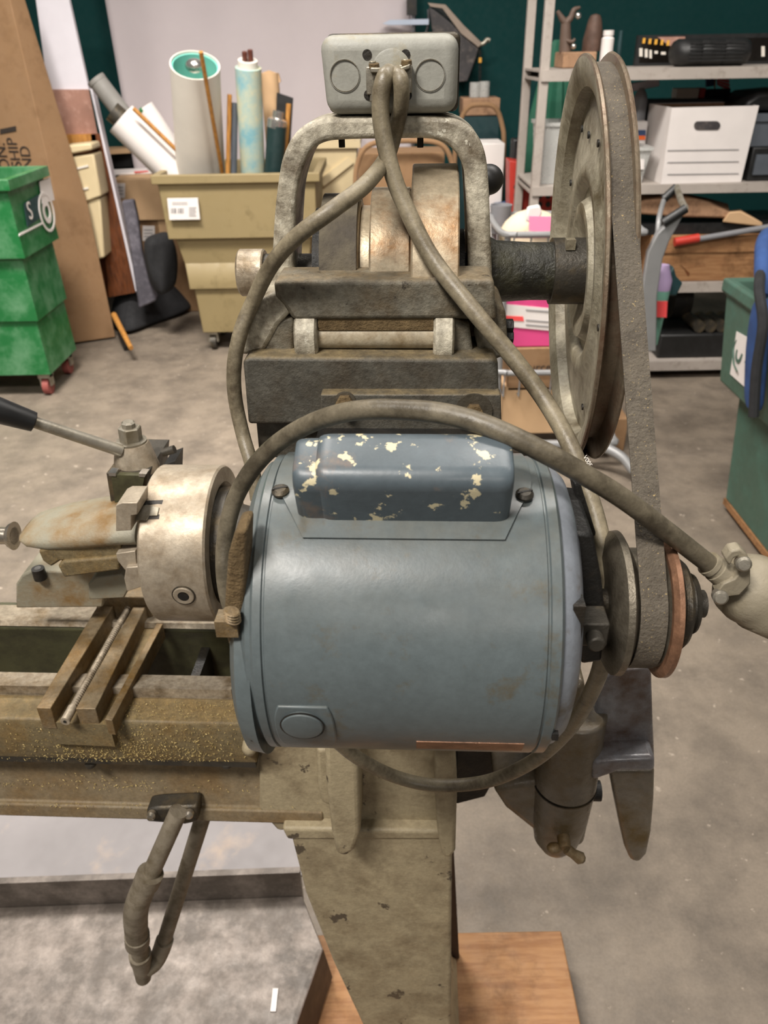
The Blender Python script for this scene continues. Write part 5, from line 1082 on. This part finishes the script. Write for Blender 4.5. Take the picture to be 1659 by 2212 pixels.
bm = nb(); loft(bm, [[P(x, y, RY+.0) for x, y in ((1560, 480), (1646, 490), (1648, 482), (1600, 456), (1575, 458))], [P(x, y, RY+.14) for x, y in ((1560, 470), (1640, 482), (1640, 476), (1600, 452), (1575, 455))]]); tag(obj('packaging', bm, 'cardboard_pale', None, bevel=.006), 'torn pale packaging at the end of the paper sack', 'packaging')
# black equipment on the lowest rack rail
o, a, b, zt_ = onshelf('black_machine', 'black boxy machine on the rack bottom rail', 'machine', 1428, 722, 1586, RY+.02, .3, .10, 'black_plastic', .01)
for k in range(4):
    bm = nb(); c = P(1500+k*24, 712, RY+.1); cyl(bm, (c.x, RY+.04, zt_+.032), (c.x, RY+.22, zt_+.032), .031, n=18); tag(obj('fitting', bm, 'dark_steel', None), ('leftmost', 'second from left', 'third from left', 'rightmost')[k]+' of the dark metal fittings on the black machine', 'fitting', 'metal fittings on the black machine')
bm = nb(); c = P(1496, 665, RY+.14); lathe(bm, (P(1465, 660, RY+.14).x, RY+.30, zt_+.115), AX, [(0, .02), (0, .11), (.10, .11), (.10, .02)], 32); tag(obj('black_reel', bm, 'black_iron', None), 'black reel standing on the black machine', 'reel')
# ================================================================== hand cart in front of the rack
QY = 2.95
ct = thing('hand_cart', 'grey basket cart with curved handle behind the big wheel', 'cart', (P(1200, 900, QY).x, QY+.1, 0))
def rtube(name, z, xa, xb, ya, yb, r_, m):
    bm = nb(); c = .05; tube(bm, [(xa+c, ya, z), (xb-c, ya, z), (xb, ya+c, z), (xb, yb-c, z), (xb-c, yb, z), (xa+c, yb, z), (xa, yb-c, z), (xa, ya+c, z), (xa+c, ya, z)], r_, 10, 5); obj(name, bm, m, ct)
zr = P(1150, 507, QY).z; zm = P(1150, 805, QY).z; za_, zb2 = 0, P(1150, 955, QY).z
xa, xb = P(1088, 500, QY).x, P(1395, 500, QY).x
rtube('basket_rim', zr, xa, xb, QY, QY+.4, .012, 'cart_grey')
rtube('basket_rim', zm, xa, xb, QY, QY+.38, .012, 'cart_grey')
rtube('base_frame', zb2, xa-.02, xb, QY-.02, QY+.38, .018, 'cart_grey')
for i in range(8):
    x_ = xa+.04+(xb-xa-.08)*i/7
    bm = nb(); tube(bm, [(x_, QY, zr), (x_, QY, zr-.12), (x_, QY+.1, zr-.14), (x_, QY+.3, zr-.14), (x_, QY+.4, zr-.12), (x_, QY+.4, zr)], .0035, 6, 2, False); tube(bm, [(x_, QY, zm), (x_, QY, zm-.10), (x_, QY+.38, zm-.10), (x_, QY+.38, zm)], .0035, 6, 2, False); obj('wire', bm, 'cart_grey', ct)
for x_, y_ in ((xa+.02, QY+.02), (xa+.02, QY+.38), (xb-.03, QY+.38)):
    bm = nb(); tube(bm, [(x_, y_, zr), (x_, y_, zb2)], .012, 10); obj('upright', bm, 'cart_grey', ct)
for dy in (0, .16):
    bm = nb(); strip(bm, [P(x, y, QY+dy) for x, y in ((1384, 760), (1385, 640), (1400, 545), (1420, 505), (1455, 470))], [P(x, y, QY+dy) for x, y in ((1418, 760), (1420, 640), (1432, 560), (1446, 522), (1484, 452))], (0, .03, 0)); obj('handle_arm', bm, 'cart_grey', ct, bevel=.005)
    bm = nb(); a_, b_ = P(1432, 482, QY+dy), P(1482, 450, QY+dy)
    if dy: a_, b_ = P(1434, 430, QY+dy+.2), P(1462, 404, QY+dy+.2)
    tube(bm, [a_, b_], .017, 12); obj('grip', bm, 'black_plastic', ct)
bm = nb(); tube(bm, [P(1462, 404, QY+.36), P(1470, 430, QY+.2), P(1480, 450, QY+.0)], .012, 10); obj('cross_handle', bm, 'zinc', ct)
bm = nb(); tube(bm, [P(1420, 515, QY+.16), P(1424, 470, QY+.2), P(1434, 432, QY+.36)], .01, 8); obj('stay', bm, 'cart_grey', ct)
leg0 = [P(1225, 958, QY-.02), P(1290, 962, QY-.06), P(1340, 985, QY-.12), P(1368, 1018, QY-.17)]
bm = nb(); tube(bm, leg0, [.022, .022, .02, .018], 12); obj('leg', bm, 'cart_grey', ct)
cw = G(1377, 1064, 0)
for c in (V((cw.x, cw.y, .055)), V((xa, QY+.05, .055)), V((xa, QY+.36, .055)), V((xb-.05, QY+.38, .055))):
    bm = nb(); lathe(bm, c-V((.014, 0, 0)), (1, -.4, 0), [(0, .02), (0, .052), (.006, .055), (.024, .055), (.03, .052), (.03, .02)], 28); wl = obj('caster_wheel', bm, 'slate_grey', ct)
    bm = nb(); lathe(bm, c-V((.016, 0, 0)), (1, -.4, 0), [(0, .002), (0, .036), (.034, .036), (.034, .002)], 24); obj('caster_hub', bm, 'caster_white', ct)
    bm = nb(); tube(bm, [c+V((0, 0, .05)), V((c.x, c.y, max(.13, zb2)))], .013, 10); obj('caster_stem', bm, 'zinc', ct)
# cart contents
bm = nb(); c = P(1150, 480, QY+.2); sph(bm, V((c.x, QY+.2, zr-.05)), .11, 22, (1.15, 1, .95)); tag(obj('soft_hat', bm, 'khaki_cap', None), 'beige rounded soft hat in the cart basket', 'hat')
bm = nb(); prw(bm, [(1143, 467), (1194, 468), (1194, 500), (1143, 499)], QY+.03, .004); tag(obj('pink_note', bm, 'pink_paper', None), 'pink sticky note in the cart basket', 'note')
bm = nb(); prw(bm, [(1136, 480), (1140, 448), (1166, 443), (1172, 462), (1160, 480)], QY+.06, .02); tag(obj('white_plastic_piece', bm, 'white_paper', None, bevel=.006), 'white plastic piece above the pink note', 'plastic piece')
bm = nb(); c0, c1, zb, zt_ = pxbox(bm, 1100, 752, 1205, 806, QY+.03, .3, z0=zm-.09); co = obj('carton', bm, 'cardboard', None, bevel=.004); tag(co, 'cardboard carton with black print in the cart under the pink parcel', 'box')
text('print', 'ource', .05, P(1160, 794, QY+.028), (1, 0, 0), (0, 0, 1), 'ink', co)
bm = nb(); a_, b_, zb, zt3 = pxbox(bm, 1078, 645, 1205, 748, QY+.04, .28, z0=zt_+.002); pk = obj('pink_parcel', bm, 'hot_pink', None, bevel=.004); tag(pk, 'hot pink parcel with white printed band in the cart', 'parcel')
bm = nb(); prism(bm, [P(x, y, QY+.036) for x, y in ((1078, 656), (1205, 668), (1205, 716), (1078, 704))], (0, .003, 0)); bd = obj('label_band', bm, 'white_paper', pk)
bm = nb(); prism(bm, [P(x, y, QY+.034) for x, y in ((1092, 682), (1130, 684), (1132, 694), (1094, 692))], (0, .002, 0)); obj('band_print', bm, 'red_paper', bd)
bm = nb()
for y0 in (668, 690, 700): prism(bm, [P(x, y, QY+.034) for x, y in ((1136, y0), (1186, y0+4), (1186, y0+7), (1136, y0+3))], (0, .002, 0))
obj('band_print', bm, 'grey_print', bd)
bm = nb(); pxbox(bm, 1085, 835, 1300, 925, QY+.03, .28, z0=zb2+.025); o = obj('carton', bm, 'cardboard_pale', None, bevel=.004); tag(o, 'pale cardboard carton on the cart base', 'box')
bm = nb(); pxbox(bm, 1310, 905, 1352, 985, QY+.12, .2, z0=.0); o = obj('carton', bm, 'cardboard', None, bevel=.004); tag(o, 'small orange-brown carton behind the wheel and cart leg', 'box')
bm = nb(); c = P(1420, 640, QY+.25); r_ = .045; zt_ = P(1415, 572, QY+.25).z; zb = P(1410, 740, QY+.25).z
lathe(bm, (c.x-.012, QY+.25, zb), (0.06, 0, 1), [(0, r_), ((zt_-zb)*.7, r_)], 24); bt = obj('bottle', bm, 'mint', None); tag(bt, 'mint and lilac bottle in the cart behind the belt', 'bottle')
bm = nb(); lathe(bm, (c.x-.012+.06*(zt_-zb)*.7, QY+.25, zb+(zt_-zb)*.7), (.06, 0, 1), [(0, r_), ((zt_-zb)*.12, r_*.98), ((zt_-zb)*.24, r_*.6), ((zt_-zb)*.3, r_*.45)], 24); obj('bottle_cap', bm, 'lilac', bt)
bm = nb(); prw(bm, [(1394, 650), (1442, 651), (1440, 686), (1394, 684)], QY+.18, .003); tag(obj('red_card', bm, 'red_paper', None), 'bright red card beside the mint bottle in the cart', 'card')
bm = nb(); prw(bm, [(1438, 640), (1440, 600), (1456, 576), (1462, 598), (1476, 612), (1462, 640)], QY+.3, .08); tag(obj('teal_bag', bm, 'dark_teal', None, bevel=.008), 'dark teal folded bag hanging from the cart arm', 'bag')
bm = nb(); q = P(1082, 480, 3.3); lathe(bm, (q.x, 3.32, P(1082, 505, 3.3).z), (0, 0, 1), [(0, .035), (.11, .045), (.11, .04), (.01, .03), (.01, .001)], 24); tag(obj('grey_cup', bm, 'mid_grey', None), 'grey plastic cup beside the arch right post', 'cup')
# red perforated crate by the rack post
EY = 3.7
rc = thing('red_crate', 'red perforated plastic crate at the foot of the rack post', 'crate', (P(1150, 420, EY).x, EY+.12, P(1150, 480, EY).z))
bm = nb(); a, b, zb, zt_ = pxbox(bm, 1101, 404, 1230, 480, 4.45, .14); obj('crate_body', bm, 'red_plastic', rc, bevel=.006)
bm = nb(); prw(bm, [(1101, 347), (1132, 352), (1130, 470), (1101, 470)], 4.44, .15); obj('crate_side', bm, 'red_plastic', rc, bevel=.004)
for px, py in ((1115, 404), (1115, 422), (1115, 440), (1166, 424), (1184, 424), (1166, 442), (1184, 442)):
    bm = nb(); p = P(px, py, 4.44); cyl(bm, p+V((0, .003, 0)), p-V((0, .002, 0)), .014, n=16); obj('hole', bm, 'black_iron', rc)
bm = nb(); box(bm, (a, 4.47, 0), (b, 4.69, zb-.001)); tag(obj('dark_stand', bm, 'black_plastic', None), 'dark stand below the red crate', 'stand')
rc.location = (rc.location.x, rc.location.y, rc.location.z)
bm = nb(); pxbox(bm, 1106, 300, 1132, 350, 4.60, .08, z0=zb); tag(obj('black_canister', bm, 'black_plastic', None, bevel=.01), 'black canister standing behind the red crate', 'canister')
# ================================================================== dark green bin, right edge
n0 = G(1645, 1195, .02); f0 = G(1563, 1092, .02)
t = thing('wheeled_bin', 'dark green stepped wheeled bin with white sign at right edge', 'bin', (f0.x+.45, f0.y-.2, 0))
gx, gy0, gy1 = f0.x, f0.y-.75, f0.y
zq = [.05, P(1590, 900, gy1).z, P(1600, 650, gy1).z]
def rr_(o, z): return [V((gx-o, gy0-o, z)), V((gx+.8+o, gy0-o, z)), V((gx+.8+o, gy1+o, z)), V((gx-o, gy1+o, z))]
zt_ = .86
zmid = .50
bm = nb(); loft(bm, [rr_(0, .05), rr_(.03, zmid-.01), rr_(.05, zmid-.004), rr_(.085, zmid), rr_(.115, zt_-.05), rr_(.13, zt_-.045), rr_(.13, zt_), rr_(.095, zt_), rr_(.01, .5), rr_(-.03, .08)]); obj('bin_body', bm, 'dkgreen_plastic', t, bevel=.008)
bm = nb(); loft(bm, [rr_(-.01, .028), rr_(.004, .028), rr_(.004, .052), rr_(-.01, .052)]); obj('dolly', bm, 'timber', t)
for cx in (gx+.12, gx+.7):
    for cy in (gy0+.12, gy1-.12):
        bm = nb(); cyl(bm, (cx-.012, cy, .0145), (cx+.012, cy, .0145), .0145, n=14); obj('caster', bm, 'black_plastic', t)
GXX = gx-.108
def stq(poly, off, m, name, par): 
    bm = nb(); 
    def onslope(px, py):
        d = ray(px, py); # side wall leans outward: x = gx - (.085+.03*k)
        X = gx-.1
        for _ in range(4):
            p = CO+d*((X-CO.x)/d.x); k = (p.z-zmid)/(zt_-.05-zmid); X = gx-(.085+.03*k)-off
        return CO+d*((X-CO.x)/d.x)
    prism(bm, [onslope(x, y) for x, y in poly], (-.002, 0, 0)); return obj(name, bm, m, par)
sg = stq([(1592, 716), (1614, 728), (1612, 838), (1578, 808)], .002, 'white_paper', 'white_sign', t)
stq([(1636, 764), (1650, 770), (1640, 880), (1630, 870)], .002, 'white_paper', 'white_sign', t)
def gp(px, py, off=.006):
    d = ray(px, py); X = gx-.1-off; return CO+d*((X-CO.x)/d.x)
c = gp(1600, 768, .004); text('sign_letter', 'S', .13, c, (0, -.3, -.95), (0, -.95, .3), 'dkgreen_plastic', sg)
c = gp(1604, 732, .006); text('sign_letter', '1', .05, c, (0, -.3, -.95), (0, -.95, .3), 'dkgreen_plastic', sg)
bm = nb()
for s_ in (-1, 1):
    tube(bm, [c+V((0, -.02*0+.0, 0)) for c in (gp(1592, 768+s_*34), gp(1585, 768+s_*18), gp(1584, 768))], .003, 6)
obj('sign_mark', bm, 'dkgreen_plastic', sg)
# folded blue bag hanging over the rim
bm = nb(); pts = [gp(1652, 640, .05), gp(1642, 690, .05), gp(1634, 760, .04), (gp(1630, 840, .035)), gp(1628, 890, .035)]; rings = []
for i, p in enumerate(pts):
    w_ = (.035, .05, .055, .05, .035)[i]; rings.append([p+V((.028*cos(q)*1.0, w_*sin(q), 0)) for q in [k*2*pi/14 for k in range(14)]])
loft(bm, rings); jk = obj('blue_bag', bm, 'blue_cloth', None, subsurf=1, smooth=80); tag(jk, 'blue cloth strap bag hanging over the dark green bin rim', 'bag')
bm = nb(); tube(bm, [gp(1650, 560, .0), gp(1640, 620, .07), gp(1648, 700, .07), gp(1634, 800, .07), gp(1628, 900, .06)], .016, 10); obj('strap', bm, 'black_cloth', jk)
bm = nb(); tube(bm, [gp(1690, 600, -.1), gp(1664, 512, -.05), gp(1650, 530, .0), gp(1648, 580, .03), gp(1645, 640, .05)], [.02, .024, .026, .026, .02], 12); obj('bundle', bm, 'blue_cloth', jk)
